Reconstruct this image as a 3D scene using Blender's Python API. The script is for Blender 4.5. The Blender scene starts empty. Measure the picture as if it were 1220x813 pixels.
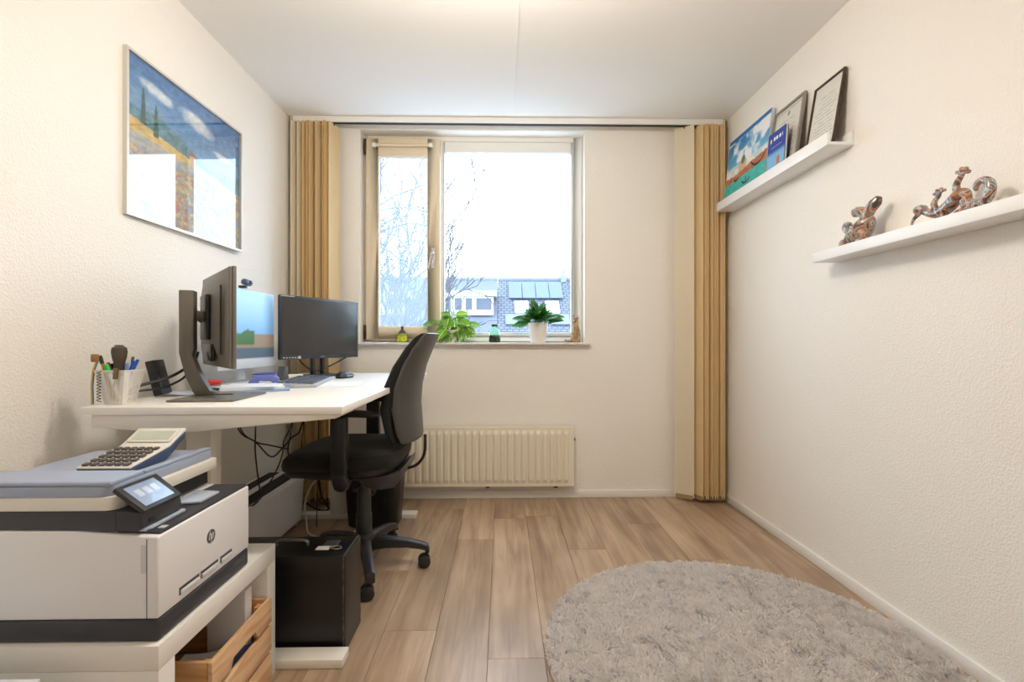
import bpy, bmesh, math, random
import numpy as np
from mathutils import Vector, Matrix
random.seed(7); RNG = np.random.default_rng(7)
scene = bpy.context.scene
COL = scene.collection
R = math.radians

# ------------------------------------------------------------------ camera
FPX = 580.0
cam_d = bpy.data.cameras.new('camera'); cam = bpy.data.objects.new('camera', cam_d); COL.objects.link(cam)
cam.location = (0, 0, 1.045)
cam.rotation_euler = (R(90), 0, -math.atan(11 / FPX))
cam_d.sensor_width = 36; cam_d.lens = FPX / 1220 * 36; cam_d.shift_y = 1.5 / 1220
cam_d.clip_start = 0.02; cam_d.clip_end = 300
scene.camera = cam
# ------------------------------------------------------------------ sky: bright even overcast
world = bpy.data.worlds.new('overcast_sky'); scene.world = world; world.use_nodes = True
wn = world.node_tree; bg = wn.nodes['Background']
SKY = (0.70, 0.845, 1.0); SKY_STRENGTH = 6.5
bg.inputs[0].default_value = (*SKY, 1); bg.inputs[1].default_value = SKY_STRENGTH
LAMP_W = 9.8
scene.view_settings.view_transform = 'Standard'; scene.view_settings.look = 'None'
scene.view_settings.exposure = 0.36; scene.view_settings.gamma = 1.0
scene.view_settings.use_curve_mapping = False
scene.cycles.max_bounces = 12; scene.cycles.diffuse_bounces = 6; scene.cycles.transparent_max_bounces = 24
scene.cycles.caustics_reflective = False; scene.cycles.caustics_refractive = False
scene.cycles.sample_clamp_indirect = 4.0

# ------------------------------------------------------------------ colour and materials
def lin(c):
    c = c / 255.0
    return c / 12.92 if c <= 0.04045 else ((c + 0.055) / 1.055) ** 2.4
def rgb(r, g, b): return (lin(r), lin(g), lin(b))
MATS = {}
def mat(name, c=(200, 200, 200), rough=.5, metal=0., bump=0., bscale=200., var=0., vscale=5., emit=None, estr=0., coat=0., trans=0., spec=.5, sheen=0., subs=0.):
    if name in MATS: return MATS[name]
    m = bpy.data.materials.new(name); m.use_nodes = True; nt = m.node_tree
    b = nt.nodes['Principled BSDF']; col = rgb(*c)
    b.inputs['Base Color'].default_value = (*col, 1); b.inputs['Roughness'].default_value = rough
    b.inputs['Metallic'].default_value = metal; b.inputs['Coat Weight'].default_value = coat
    b.inputs['Coat Roughness'].default_value = .04
    b.inputs['Specular IOR Level'].default_value = spec; b.inputs['Sheen Weight'].default_value = sheen
    if trans: b.inputs['Transmission Weight'].default_value = trans
    if emit: b.inputs['Emission Color'].default_value = (*rgb(*emit), 1); b.inputs['Emission Strength'].default_value = estr
    if bump or var:
        tc = nt.nodes.new('ShaderNodeTexCoord')
    if bump:
        n = nt.nodes.new('ShaderNodeTexNoise'); n.inputs['Scale'].default_value = bscale; n.inputs['Detail'].default_value = 4
        nt.links.new(tc.outputs['Object'], n.inputs['Vector'])
        bp = nt.nodes.new('ShaderNodeBump'); bp.inputs['Strength'].default_value = bump; bp.inputs['Distance'].default_value = .004
        nt.links.new(n.outputs['Fac'], bp.inputs['Height']); nt.links.new(bp.outputs['Normal'], b.inputs['Normal'])
    if var:
        n = nt.nodes.new('ShaderNodeTexNoise'); n.inputs['Scale'].default_value = vscale; n.inputs['Detail'].default_value = 6
        nt.links.new(tc.outputs['Object'], n.inputs['Vector'])
        r = nt.nodes.new('ShaderNodeValToRGB')
        r.color_ramp.elements[0].position = .3; r.color_ramp.elements[1].position = .7
        r.color_ramp.elements[0].color = (*[x * (1 - var) for x in col], 1)
        r.color_ramp.elements[1].color = (*[min(1, x * (1 + var)) for x in col], 1)
        nt.links.new(n.outputs['Fac'], r.inputs['Fac']); nt.links.new(r.outputs['Color'], b.inputs['Base Color'])
    MATS[name] = m; return m

def glass_mat(name, tint=(1, 1, 1), gloss=1.0, haze=0., haze_col=(.8, .88, 1)):
    m = bpy.data.materials.new(name); m.use_nodes = True; nt = m.node_tree; nt.nodes.clear()
    o = nt.nodes.new('ShaderNodeOutputMaterial'); t = nt.nodes.new('ShaderNodeBsdfTransparent'); t.inputs[0].default_value = (*tint, 1)
    g = nt.nodes.new('ShaderNodeBsdfGlossy'); g.inputs['Roughness'].default_value = .01
    fr = nt.nodes.new('ShaderNodeLayerWeight'); fr.inputs['Blend'].default_value = .5
    pw = nt.nodes.new('ShaderNodeMath'); pw.operation = 'POWER'; pw.inputs[1].default_value = 5; nt.links.new(fr.outputs['Facing'], pw.inputs[0])
    sc_ = nt.nodes.new('ShaderNodeMath'); sc_.operation = 'MULTIPLY_ADD'; sc_.inputs[1].default_value = .96; sc_.inputs[2].default_value = .04; nt.links.new(pw.outputs[0], sc_.inputs[0])
    mu = nt.nodes.new('ShaderNodeMath'); mu.operation = 'MULTIPLY'; mu.inputs[1].default_value = gloss; mu.use_clamp = True
    nt.links.new(sc_.outputs[0], mu.inputs[0]); mx = nt.nodes.new('ShaderNodeMixShader')
    nt.links.new(mu.outputs[0], mx.inputs[0]); nt.links.new(t.outputs[0], mx.inputs[1]); nt.links.new(g.outputs[0], mx.inputs[2])
    last = mx
    if haze:
        d = nt.nodes.new('ShaderNodeBsdfTranslucent'); d.inputs[0].default_value = (*haze_col, 1)
        m2 = nt.nodes.new('ShaderNodeMixShader'); m2.inputs[0].default_value = haze
        nt.links.new(mx.outputs[0], m2.inputs[1]); nt.links.new(d.outputs[0], m2.inputs[2]); last = m2
    nt.links.new(last.outputs[0], o.inputs[0]); MATS[name] = m; return m

def attr_mat(name, rough=.5, coat=0., emit=0.):
    if name in MATS: return MATS[name]
    m = bpy.data.materials.new(name); m.use_nodes = True; nt = m.node_tree; b = nt.nodes['Principled BSDF']
    a = nt.nodes.new('ShaderNodeAttribute'); a.attribute_name = 'print'
    nt.links.new(a.outputs['Color'], b.inputs['Base Color']); b.inputs['Roughness'].default_value = rough
    b.inputs['Coat Weight'].default_value = coat; b.inputs['Coat Roughness'].default_value = .02
    if emit:
        nt.links.new(a.outputs['Color'], b.inputs['Emission Color']); b.inputs['Emission Strength'].default_value = emit
    MATS[name] = m; return m

# ------------------------------------------------------------------ mesh helpers
class MB:
    def __init__(s): s.v = []; s.f = []
    def add(s, vs, fs):
        o = len(s.v); s.v += [tuple(map(float, p)) for p in vs]; s.f += [tuple(i + o for i in q) for q in fs]; return s
    def box(s, a, b, M=None):
        (x0, y0, z0), (x1, y1, z1) = a, b
        vs = [(x0, y0, z0), (x1, y0, z0), (x1, y1, z0), (x0, y1, z0), (x0, y0, z1), (x1, y0, z1), (x1, y1, z1), (x0, y1, z1)]
        if M is not None: vs = [M @ Vector(p) for p in vs]
        return s.add(vs, [(0, 3, 2, 1), (4, 5, 6, 7), (0, 1, 5, 4), (1, 2, 6, 5), (2, 3, 7, 6), (3, 0, 4, 7)])
    def prism(s, poly, axis, a, b):
        """polygon extruded along axis; poly gives the two other coordinates in x,y,z order"""
        def pt(p, t):
            p = list(p); p.insert('xyz'.index(axis), t); return p
        n = len(poly); vs = [pt(p, a) for p in poly] + [pt(p, b) for p in poly]
        fs = [tuple(range(n)), tuple(range(2 * n - 1, n - 1, -1))] + [(i, i + n, (i + 1) % n + n, (i + 1) % n) for i in range(n)]
        return s.add(vs, fs)
    def loft(s, rings, cap=True, closed=True):
        n = len(rings[0]); vs = [p for r in rings for p in r]; fs = []
        for k in range(len(rings) - 1):
            for i in range(n if closed else n - 1):
                j = (i + 1) % n; fs.append((k * n + i, k * n + j, (k + 1) * n + j, (k + 1) * n + i))
        if cap:
            fs.append(tuple(range(n - 1, -1, -1))); fs.append(tuple(range((len(rings) - 1) * n, len(rings) * n)))
        return s.add(vs, fs)
    def lathe(s, prof, c=(0, 0, 0), n=24, cap=True):
        return s.loft([[(c[0] + r * math.cos(2 * math.pi * i / n), c[1] + r * math.sin(2 * math.pi * i / n), c[2] + z) for i in range(n)] for r, z in prof], cap)
    def tube(s, pts, rad, n=8, smooth=0):
        pts = [Vector(p) for p in pts]
        rads = list(rad) if hasattr(rad, '__len__') else [rad] * len(pts)
        if smooth:
            P2, R2 = [], []
            for i in range(len(pts) - 1):
                p0, p1, p2, p3 = pts[max(i - 1, 0)], pts[i], pts[i + 1], pts[min(i + 2, len(pts) - 1)]
                for k in range(smooth):
                    t = k / smooth
                    P2.append(.5 * ((2 * p1) + (-p0 + p2) * t + (2 * p0 - 5 * p1 + 4 * p2 - p3) * t * t + (-p0 + 3 * p1 - 3 * p2 + p3) * t ** 3))
                    R2.append(rads[i] * (1 - t) + rads[i + 1] * t)
            P2.append(pts[-1]); R2.append(rads[-1]); pts, rads = P2, R2
        up = None; rings = []
        for i, p in enumerate(pts):
            d = (pts[min(i + 1, len(pts) - 1)] - pts[max(i - 1, 0)])
            d = d.normalized() if d.length > 1e-9 else Vector((0, 0, 1))
            if up is None: up = d.orthogonal().normalized()
            up = (up - d * up.dot(d)); up = up.normalized() if up.length > 1e-6 else d.orthogonal().normalized()
            w = d.cross(up)
            rings.append([p + (up * math.cos(2 * math.pi * k / n) + w * math.sin(2 * math.pi * k / n)) * rads[i] for k in range(n)])
        return s.loft(rings)
    def ball(s, c, r, n=12, M=None):
        r = r if hasattr(r, '__len__') else (r, r, r); rings = []
        for j in range(n // 2 + 1):
            a = -math.pi / 2 + math.pi * j / (n // 2); a = max(min(a, math.pi / 2 - .08), -math.pi / 2 + .08)
            ring = []
            for i in range(n):
                p = Vector((r[0] * math.cos(a) * math.cos(2 * math.pi * i / n), r[1] * math.cos(a) * math.sin(2 * math.pi * i / n), r[2] * math.sin(a)))
                if M is not None: p = M @ p
                ring.append(p + Vector(c))
            rings.append(ring)
        return s.loft(rings)
    def mesh(s, name, off=(0, 0, 0), bevel=0., segs=2, smooth=None, fix=True):
        me = bpy.data.meshes.new(name); off = Vector(off)
        me.from_pydata([tuple(Vector(p) - off) for p in s.v], [], s.f)
        bm = bmesh.new(); bm.from_mesh(me)
        if fix: bmesh.ops.recalc_face_normals(bm, faces=bm.faces)
        if bevel:
            bmesh.ops.remove_doubles(bm, verts=bm.verts, dist=1e-6)
            es = [e for e in bm.edges if len(e.link_faces) == 2 and e.calc_face_angle(0) > R(28)]
            bmesh.ops.bevel(bm, geom=es, offset=bevel, segments=segs, profile=.5, affect='EDGES', clamp_overlap=True)
        bm.to_mesh(me); bm.free()
        if smooth is None: smooth = bool(bevel)
        if smooth:
            me.polygons.foreach_set('use_smooth', [True] * len(me.polygons)); me.set_sharp_from_angle(angle=R(40))
        return me
    def build(s, name, m, parent=None, bevel=0., segs=2, smooth=None, local=False, fix=True):
        """world coordinates in; the parent (unrotated) or the object's own base becomes the origin. local: already in the parent's frame"""
        if parent is not None:
            off = (0, 0, 0) if local else root_of(parent).location
        else:
            a = np.array(s.v); lo, hi = a.min(0), a.max(0); off = ((lo[0] + hi[0]) / 2, (lo[1] + hi[1]) / 2, lo[2])
        o = bpy.data.objects.new(name, s.mesh(name, off, bevel, segs, smooth, fix)); COL.objects.link(o)
        if parent is None: o.location = off
        else: o.parent = parent
        o.data.materials.append(m); return o
def root_of(o):
    while o.parent: o = o.parent
    return o
def tag(o, label, cat=None, group=None, kind=None):
    o['label'] = label
    if cat: o['category'] = cat
    if group: o['group'] = group
    if kind: o['kind'] = kind
    return o
def thing(name, label, cat=None, loc=(0, 0, 0), rz=0., group=None, kind=None):
    o = bpy.data.objects.new(name, None); COL.objects.link(o); o.empty_display_size = .05
    o.location = loc; o.rotation_euler = (0, 0, rz); return tag(o, label, cat, group, kind)
def inst(name, me, parent, loc=(0, 0, 0), rot=(0, 0, 0), scale=(1, 1, 1)):
    o = bpy.data.objects.new(name, me); COL.objects.link(o); o.parent = parent
    o.location = loc; o.rotation_euler = rot; o.scale = scale; return o
def BOX(name, a, b, m, parent=None, bevel=0., segs=2, local=False): return MB().box(a, b).build(name, m, parent, bevel, segs, local=local)
def superring(cx, cy, z, a, b, p=4., n=32):
    out = []
    for i in range(n):
        t = 2 * math.pi * i / n; c, s_ = math.cos(t), math.sin(t)
        out.append((cx + a * math.copysign(abs(c) ** (2 / p), c), cy + b * math.copysign(abs(s_) ** (2 / p), s_), z))
    return out
def smoothnoise(u, v, f, seed=0):
    r = np.random.default_rng(seed); n = 64; g = r.random((n, n))
    x = np.asarray(u) * f; y = np.asarray(v) * f; xi = np.floor(x).astype(int); yi = np.floor(y).astype(int)
    fx = x - xi; fy = y - yi; fx = fx * fx * (3 - 2 * fx); fy = fy * fy * (3 - 2 * fy)
    a = g[xi % n, yi % n]; b = g[(xi + 1) % n, yi % n]; c = g[xi % n, (yi + 1) % n]; d = g[(xi + 1) % n, (yi + 1) % n]
    return (a * (1 - fx) + b * fx) * (1 - fy) + (c * (1 - fx) + d * fx) * fy
def fbm(u, v, f, seed=0): return .55 * smoothnoise(u, v, f, seed) + .3 * smoothnoise(u, v, f * 2.1, seed + 1) + .15 * smoothnoise(u, v, f * 4.3, seed + 2)
def print_panel(name, O, U, V, fn, nu, nv, m, parent, local=False):
    """a flat printed sheet: fn(u, v) -> sRGB 0..255 array, written as ink colour on a fine grid"""
    O, U, V = map(np.array, (O, U, V)); u, v = np.meshgrid(np.linspace(0, 1, nu), np.linspace(0, 1, nv))
    p = O + u[..., None] * U + v[..., None] * V; p = p.reshape(-1, 3)
    if not local: p = p - np.array(root_of(parent).location)
    idx = np.arange(nu * nv).reshape(nv, nu)
    q = np.stack([idx[:-1, :-1], idx[:-1, 1:], idx[1:, 1:], idx[1:, :-1]], -1).reshape(-1, 4)
    me = bpy.data.meshes.new(name); me.from_pydata(p.tolist(), [], q.tolist())
    c = np.clip(fn(u, v), 0, 255).reshape(-1, 3) / 255.; c = np.where(c <= .04045, c / 12.92, ((c + .055) / 1.055) ** 2.4)
    at = me.color_attributes.new('print', 'FLOAT_COLOR', 'POINT')
    at.data.foreach_set('color', np.concatenate([c, np.ones((len(c), 1))], 1).astype(np.float32).ravel())
    me.materials.append(m); o = bpy.data.objects.new(name, me); COL.objects.link(o); o.parent = parent; return o
def mixc(a, b, t): t = np.clip(t, 0, 1)[..., None]; return np.asarray(a) * (1 - t) + np.asarray(b) * t

# ------------------------------------------------------------------ palette
def wall_mat(name, c, strength):
    m = mat(name, c, rough=.9, spec=.2); nt = m.node_tree; b = nt.nodes['Principled BSDF']
    tc = nt.nodes.new('ShaderNodeTexCoord'); n = nt.nodes.new('ShaderNodeTexNoise'); n.inputs['Scale'].default_value = 90; n.inputs['Detail'].default_value = 6; n.inputs['Roughness'].default_value = .7
    n2 = nt.nodes.new('ShaderNodeTexVoronoi'); n2.inputs['Scale'].default_value = 130
    ad = nt.nodes.new('ShaderNodeMath'); ad.operation = 'ADD'
    nt.links.new(tc.outputs['Object'], n.inputs['Vector']); nt.links.new(tc.outputs['Object'], n2.inputs['Vector'])
    nt.links.new(n.outputs['Fac'], ad.inputs[0]); nt.links.new(n2.outputs['Distance'], ad.inputs[1])
    bp = nt.nodes.new('ShaderNodeBump'); bp.inputs['Strength'].default_value = strength; bp.inputs['Distance'].default_value = .006
    nt.links.new(ad.outputs[0], bp.inputs['Height']); nt.links.new(bp.outputs['Normal'], b.inputs['Normal']); return m
WALL = wall_mat('white_stucco', (240, 236, 229), .30)
CEIL = mat('ceiling_paint', (243, 241, 238), .95, spec=.1)
TRIMW = mat('white_trim', (238, 236, 232), .45)
WHITE = mat('white_melamine', (236, 234, 230), .38)
WHITE2 = mat('white_lacquer', (240, 240, 240), .3)
BLACKP = mat('black_plastic', (30, 31, 34), .42)
BLACKG = mat('black_gloss', (16, 16, 18), .22)
DARKP = mat('dark_grey_plastic', (58, 60, 66), .45)
FABRIC = mat('black_upholstery', (12, 12, 14), .92, bump=.4, bscale=900, sheen=.15)
CREAMF = mat('cream_window_paint', (224, 208, 180), .4)
STEEL = mat('brushed_steel', (190, 190, 192), .3, metal=1.)
CABLEB = mat('black_cable', (24, 22, 22), .5)
CABLEW = mat('white_cable', (222, 218, 208), .5)
# ================================================================== THE ROOM
XL, XR, YB, YR, ZC = -1.38, 1.475, 3.275, -1.0, 2.5
OX0, OX1, OZ0, OZ1 = -0.954, 0.553, 1.035, 2.468      # window opening
def struct(name, mb, m, label, **k): return tag(mb.build(name, m, **k), label, kind='structure')
struct('wall_left', MB().box((XL - .15, YR - .15, 0), (XL, YB + .1, ZC)), WALL, 'white stuccoed wall behind the desk')
struct('wall_right', MB().box((XR, YR - .15, 0), (XR + .15, YB + .1, ZC)), WALL, 'white stuccoed wall carrying the two picture ledges')
YO = YB + .16
wb = MB(); T = .1
wb.box((XL, YB, 0), (XR, YO, OZ0)); wb.box((XL, YB, OZ1), (XR, YO, ZC)); wb.box((XL, YB, OZ0), (OX0, YO, OZ1)); wb.box((OX1, YB, OZ0), (XR, YO, OZ1))
struct('wall_back', wb, WALL, 'white wall around the window above the radiator')
struct('wall_rear', MB().box((XL, YR - .15, 0), (XR, YR, ZC)), WALL, 'white wall behind the photographer')
struct('ceiling', MB().box((XL - .15, YR - .15, ZC), (XR + .15, YO, ZC + .15)), CEIL, 'plain white ceiling')
d = thing('door_1', 'white panel door behind the photographer', loc=(.55, YR, 0), kind='structure')
BOX('door_leaf', (.15, YR + .003, .01), (.95, YR + .043, 2.03), TRIMW, d, .004)
BOX('door_frame', (.09, YR + .002, 0), (.145, YR + .06, 2.09), TRIMW, d, .003); BOX('door_frame', (.955, YR + .002, 0), (1.01, YR + .06, 2.09), TRIMW, d, .003)
MB().tube([(.22, YR + .045, 1.03), (.22, YR + .09, 1.03), (.33, YR + .09, 1.03)], .009).build('door_handle', STEEL, d, smooth=True)
# baseboards
for nm, a, b in (('baseboard_back', (XL + .013, YB - .013, 0), (XR - .013, YB, .05)), ('baseboard_right', (XR - .013, YR, 0), (XR, YB, .05)), ('baseboard_left', (XL, YR, 0), (XL + .013, YB, .05))):
    struct(nm, MB().box(a, b), TRIMW, 'low white baseboard along the %s wall' % {'back': 'window', 'right': 'picture ledge', 'left': 'desk'}[nm[10:]], bevel=.003)
struct('trim_1', MB().box((.065, -.9, ZC - .006), (.073, YB - .02, ZC)), CEIL, 'thin raised seam running along the ceiling to the window')

# ------------------------------------------------------------------ plank floor
def plank_material():
    m = bpy.data.materials.new('oak_laminate'); m.use_nodes = True; nt = m.node_tree; b = nt.nodes['Principled BSDF']; L = nt.links.new
    tc = nt.nodes.new('ShaderNodeTexCoord'); oi = nt.nodes.new('ShaderNodeObjectInfo')
    off = nt.nodes.new('ShaderNodeVectorMath'); off.operation = 'MULTIPLY_ADD'
    L(oi.outputs['Random'], off.inputs[0]); off.inputs[1].default_value = (37, 91, 13); L(tc.outputs['Object'], off.inputs[2])
    def noise(sc, scale, det=5, dist=0.):
        mp = nt.nodes.new('ShaderNodeVectorMath'); mp.operation = 'MULTIPLY'; mp.inputs[1].default_value = sc; L(off.outputs[0], mp.inputs[0])
        n = nt.nodes.new('ShaderNodeTexNoise'); n.inputs['Scale'].default_value = scale; n.inputs['Detail'].default_value = det; n.inputs['Distortion'].default_value = dist
        L(mp.outputs[0], n.inputs['Vector']); return n.outputs['Fac']
    grain = noise((9, .55, 1), 4, 9, .8); cath = noise((4, .4, 1), 2.2, 5, 1.2); patch = noise((2.2, 1.1, 1), 2.2, 3)
    r1 = nt.nodes.new('ShaderNodeValToRGB'); e = r1.color_ramp.elements
    e[0].position = .34; e[0].color = (*rgb(156, 131, 106), 1); e[1].position = .66; e[1].color = (*rgb(192, 169, 143), 1); L(cath, r1.inputs['Fac'])
    r2 = nt.nodes.new('ShaderNodeValToRGB'); e = r2.color_ramp.elements
    e[0].position = .30; e[0].color = (.66, .61, .56, 1); e[1].position = .52; e[1].color = (1, 1, 1, 1); L(grain, r2.inputs['Fac'])
    r3 = nt.nodes.new('ShaderNodeValToRGB'); e = r3.color_ramp.elements
    e[0].position = .3; e[0].color = (.80, .77, .75, 1); e[1].position = .62; e[1].color = (1.08, 1.06, 1.04, 1); L(patch, r3.inputs['Fac'])
    m1 = nt.nodes.new('ShaderNodeMix'); m1.data_type = 'RGBA'; m1.blend_type = 'MULTIPLY'; m1.inputs[0].default_value = .75; L(r1.outputs[0], m1.inputs[6]); L(r2.outputs[0], m1.inputs[7])
    m2 = nt.nodes.new('ShaderNodeMix'); m2.data_type = 'RGBA'; m2.blend_type = 'MULTIPLY'; m2.inputs[0].default_value = 1.; L(m1.outputs[2], m2.inputs[6]); L(r3.outputs[0], m2.inputs[7])
    hv = nt.nodes.new('ShaderNodeHueSaturation'); mr = nt.nodes.new('ShaderNodeMapRange'); mr.inputs[3].default_value = .88; mr.inputs[4].default_value = 1.08
    L(oi.outputs['Random'], mr.inputs[0]); L(mr.outputs[0], hv.inputs['Value']); L(m2.outputs[2], hv.inputs['Color']); L(hv.outputs[0], b.inputs['Base Color'])
    b.inputs['Roughness'].default_value = .33; b.inputs['Specular IOR Level'].default_value = .5
    bp = nt.nodes.new('ShaderNodeBump'); bp.inputs['Strength'].default_value = .06; bp.inputs['Distance'].default_value = .002; L(grain, bp.inputs['Height']); L(bp.outputs[0], b.inputs['Normal'])
    return m
OAK = plank_material()
floor = struct('floor', MB().box((XL - .15, YR - .15, -.12), (XR + .15, YO, -.0095)), mat('dark_underlay', (70, 55, 42), .9), 'oak laminate plank floor')
PW = .19; fo = Vector(floor.location); xs = [-.05 + PW * k for k in range(-7, 9)]
for ci, x0 in enumerate(xs):
    a, b = max(x0, XL), min(x0 + PW, XR)
    if b - a < .02: continue
    y = -1.0 - ((ci * .47) % 1.28); 
    if abs(x0 + .05) < .01: y = 1.608 - 1.28 * 2
    while y < YB:
        y0, y1 = max(y, YR), min(y + 1.28, YB)
        if y1 - y0 > .02:
            mb = MB().box((a + .0004, y0 + .0004, -.009), (b - .0004, y1 - .0004, 0)); c = ((a + b) / 2, (y0 + y1) / 2, 0)
            o = bpy.data.objects.new('plank', mb.mesh('plank', c, .0009, 1)); COL.objects.link(o); o.parent = floor; o.location = Vector(c) - fo; o.data.materials.append(OAK)
        y += 1.28

# ------------------------------------------------------------------ window
YF = YB + .1                                                      # plane of the window frame
win = thing('window_1', 'window of one cream opening sash beside a large fixed pane', loc=((OX0 + OX1) / 2, YF, OZ0), kind='structure')
GLASS = glass_mat('window_glass', (.97, .985, 1.))
def ring(mb, x0, x1, z0, z1, w, y0, y1, wb_=None, wt=None, wr=None):
    wb_ = wb_ or w; wt = wt or w; wr = wr or w
    mb.box((x0, y0, z0), (x0 + w, y1, z1)); mb.box((x1 - wr, y0, z0), (x1, y1, z1)); mb.box((x0 + w, y0, z0), (x1 - wr, y1, z0 + wb_)); mb.box((x0 + w, y0, z1 - wt), (x1 - wr, y1, z1)); return mb
mb = ring(MB(), OX0 + .001, OX1 - .001, OZ0 + .012, OZ1 - .001, .02, YF, YF + .055, wb_=.03, wt=.03, wr=.06)
mb.box((-.47, YF, OZ0 + .04), (-.42, YF + .055, OZ1 - .03)); mb.build('window_frame', TRIMW, win, .003)
SX0, SX1, SZ0, SZ1 = -.932, -.428, 1.062, 2.436
sash = ring(MB(), SX0, SX1, SZ0, SZ1, .083, YF - .045, YF + .02, wb_=.085, wt=.12).build('opening_sash', CREAMF, win, .006)
ring(MB(), SX0 + .083, SX1 - .083, SZ0 + .085, SZ1 - .12, .008, YF - .035, YF - .028).build('glazing_bead', TRIMW, sash)
BOX('pane', (SX0 + .084, YF + .004, SZ0 + .086), (SX1 - .084, YF + .008, SZ1 - .121), GLASS, sash)
BOX('sheer_screen', (SX0 + .086, YF - .012, SZ0 + .088), (SX1 - .086, YF - .0112, SZ1 - .123), glass_mat('sheer_screen_fabric', (.93, .96, 1.), .0, .10), sash)
mb = MB().tube([(SX0 + .06, YF - .058, SZ1 - .052), (SX1 - .06, YF - .058, SZ1 - .052)], .011, 10); mb.build('blind_roller', CREAMF, sash, smooth=True)
for x in (SX0 + .06, SX1 - .06): MB().tube([(x - .012, YF - .058, SZ1 - .052), (x + .012, YF - .058, SZ1 - .052)], .017, 12).build('roller_end', TRIMW, sash, smooth=True)
for z in (SZ0 + .05, SZ1 - .055): BOX('hinge', (SX0 - .013, YF - .05, z - .05), (SX0 + .004, YF - .012, z + .05), mat('dark_bronze', (74, 58, 44), .4, .6), sash, .003)
mb = MB().box((-.486, YF - .052, 1.55), (-.462, YF - .0455, 1.69)); mb.tube([(-.474, YF - .05, 1.65), (-.474, YF - .085, 1.65), (-.478, YF - .09, 1.645), (-.50, YF - .09, 1.54)], [.009, .009, .009, .007], 8); mb.build('window_handle', mat('satin_nickel', (205, 200, 192), .25, .8), sash, smooth=True)
FX0, FX1, FZ0, FZ1 = -.419, OX1 - .062, OZ0 + .043, OZ1 - .032
ring(MB(), FX0, FX1, FZ0, FZ1, .014, YF + .012, YF + .05, wb_=.035, wt=.07).build('pane_frame', TRIMW, win, .003)
BOX('pane', (FX0 + .015, YF + .03, FZ0 + .036), (FX1 - .015, YF + .036, FZ1 - .071), GLASS, win)
struct('window_sill', MB().box((OX0 - .025, YB - .055, OZ0 - .006), (OX1 + .03, YF - .002, OZ0 + .008)), mat('sill_stone', (226, 222, 214), .35, var=.06, vscale=30), 'pale stone window sill that carries the plants', bevel=.003)
SILL = OZ0 + .0085

# ------------------------------------------------------------------ rail and vertical blinds
YV = 3.165
rail = thing('curtain_rail', 'white ceiling rail spanning the room above the window', 'rail', (0, YV, 2.458))
BOX('rail_profile', (XL + .035, YV - .022, 2.462), (XR - .04, YV + .022, 2.499), TRIMW, rail, .003)
BOX('rail_slot', (XL + .04, YV - .012, 2.4585), (XR - .045, YV + .012, 2.4615), mat('slot_black', (40, 36, 32), .6), rail)
BOX('end_cap', (XL + .018, YV - .024, 2.459), (XL + .0345, YV + .024, 2.499), mat('beige_plastic', (205, 190, 165), .5), rail, .002)
BOX('end_cap', (XR - .0395, YV - .024, 2.459), (XR - .026, YV + .024, 2.499), mat('beige_plastic'), rail, .002)
def slat_fabric(name, c):
    m = mat(name, c, .8, bump=.25, bscale=700); nt = m.node_tree; tr = nt.nodes.new('ShaderNodeBsdfTranslucent'); tr.inputs[0].default_value = (*rgb(*c), 1)
    ms = nt.nodes.new('ShaderNodeMixShader'); ms.inputs[0].default_value = .45; nt.links.new(nt.nodes['Principled BSDF'].outputs[0], ms.inputs[1]); nt.links.new(tr.outputs[0], ms.inputs[2]); nt.links.new(ms.outputs[0], nt.nodes['Material Output'].inputs[0]); return m
SLAT = slat_fabric('cream_slat_fabric', (246, 228, 186))
SLATW = slat_fabric('white_slat_fabric', (246, 238, 220))
def slat_mesh(h, name):
    mb = MB(); n = 8; w = .0635
    pts = [(-w + 2 * w * i / n, .004 * (1 - ((i - n / 2) / (n / 2)) ** 2)) for i in range(n + 1)]
    mb.prism(pts + [(x, y + .0012) for x, y in reversed(pts)], 'z', 0, h); return mb.mesh(name, smooth=True)
SH = 2.425
sm = slat_mesh(SH, 'slat'); sm.materials.append(SLAT); sw = slat_mesh(SH, 'slat'); sw.materials.append(SLATW)
wt = MB().box((-.055, -.003, 0), (.055, .003, .028)).mesh('bottom_weight', (0, 0, 0), .002, 1); wt.materials.append(mat('weight_plastic', (150, 128, 96), .5))
def blind(label, items, x):
    t = thing('vertical_blind', label, 'blind', (x, YV, .02), group='vertical blinds drawn aside')
    for sx, ang, white, dy in items:
        s = inst('slat', sw if white else sm, t, (sx - x, dy, .012), (0, 0, R(ang)))
        inst('bottom_weight', wt, s, (0, 0, -.0115))
        inst('hanger', HANG, s, (0, .003, SH))
    return t
HANG = MB().box((-.008, -.002, 0), (.008, .002, .0005)).box((-.003, -.003, -.012), (.003, .003, .0008)).mesh('hanger'); HANG.materials.append(mat('hanger_plastic', (70, 62, 52), .5))
blind('gathered cream vertical blind in the corner under the upper ledge', [(1.187, -36, True, 0)] + [(1.262 + .0205 * k, -64 + 7 * math.sin(k * 2.3), False, 0) for k in range(8)], 1.3)
blind('gathered tan vertical blind behind the dark monitor', [(-1.315, 62, True, 0), (-1.28, 70, True, 0)] + [(-1.252 + .0165 * k, 74 + 16 * math.sin(k * 1.9), False, 0) for k in range(11)], -1.2)
# blind bead chain at the wall end of the rail
tag(MB().tube([(XL + .03, YV - .02, 2.457), (XL + .03, YV - .02, .9)], .0022, 6).build('blind_cord', mat('cord_grey', (120, 108, 92), .6)), 'thin pull cord hanging beside the tan blind', 'cord')

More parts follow.
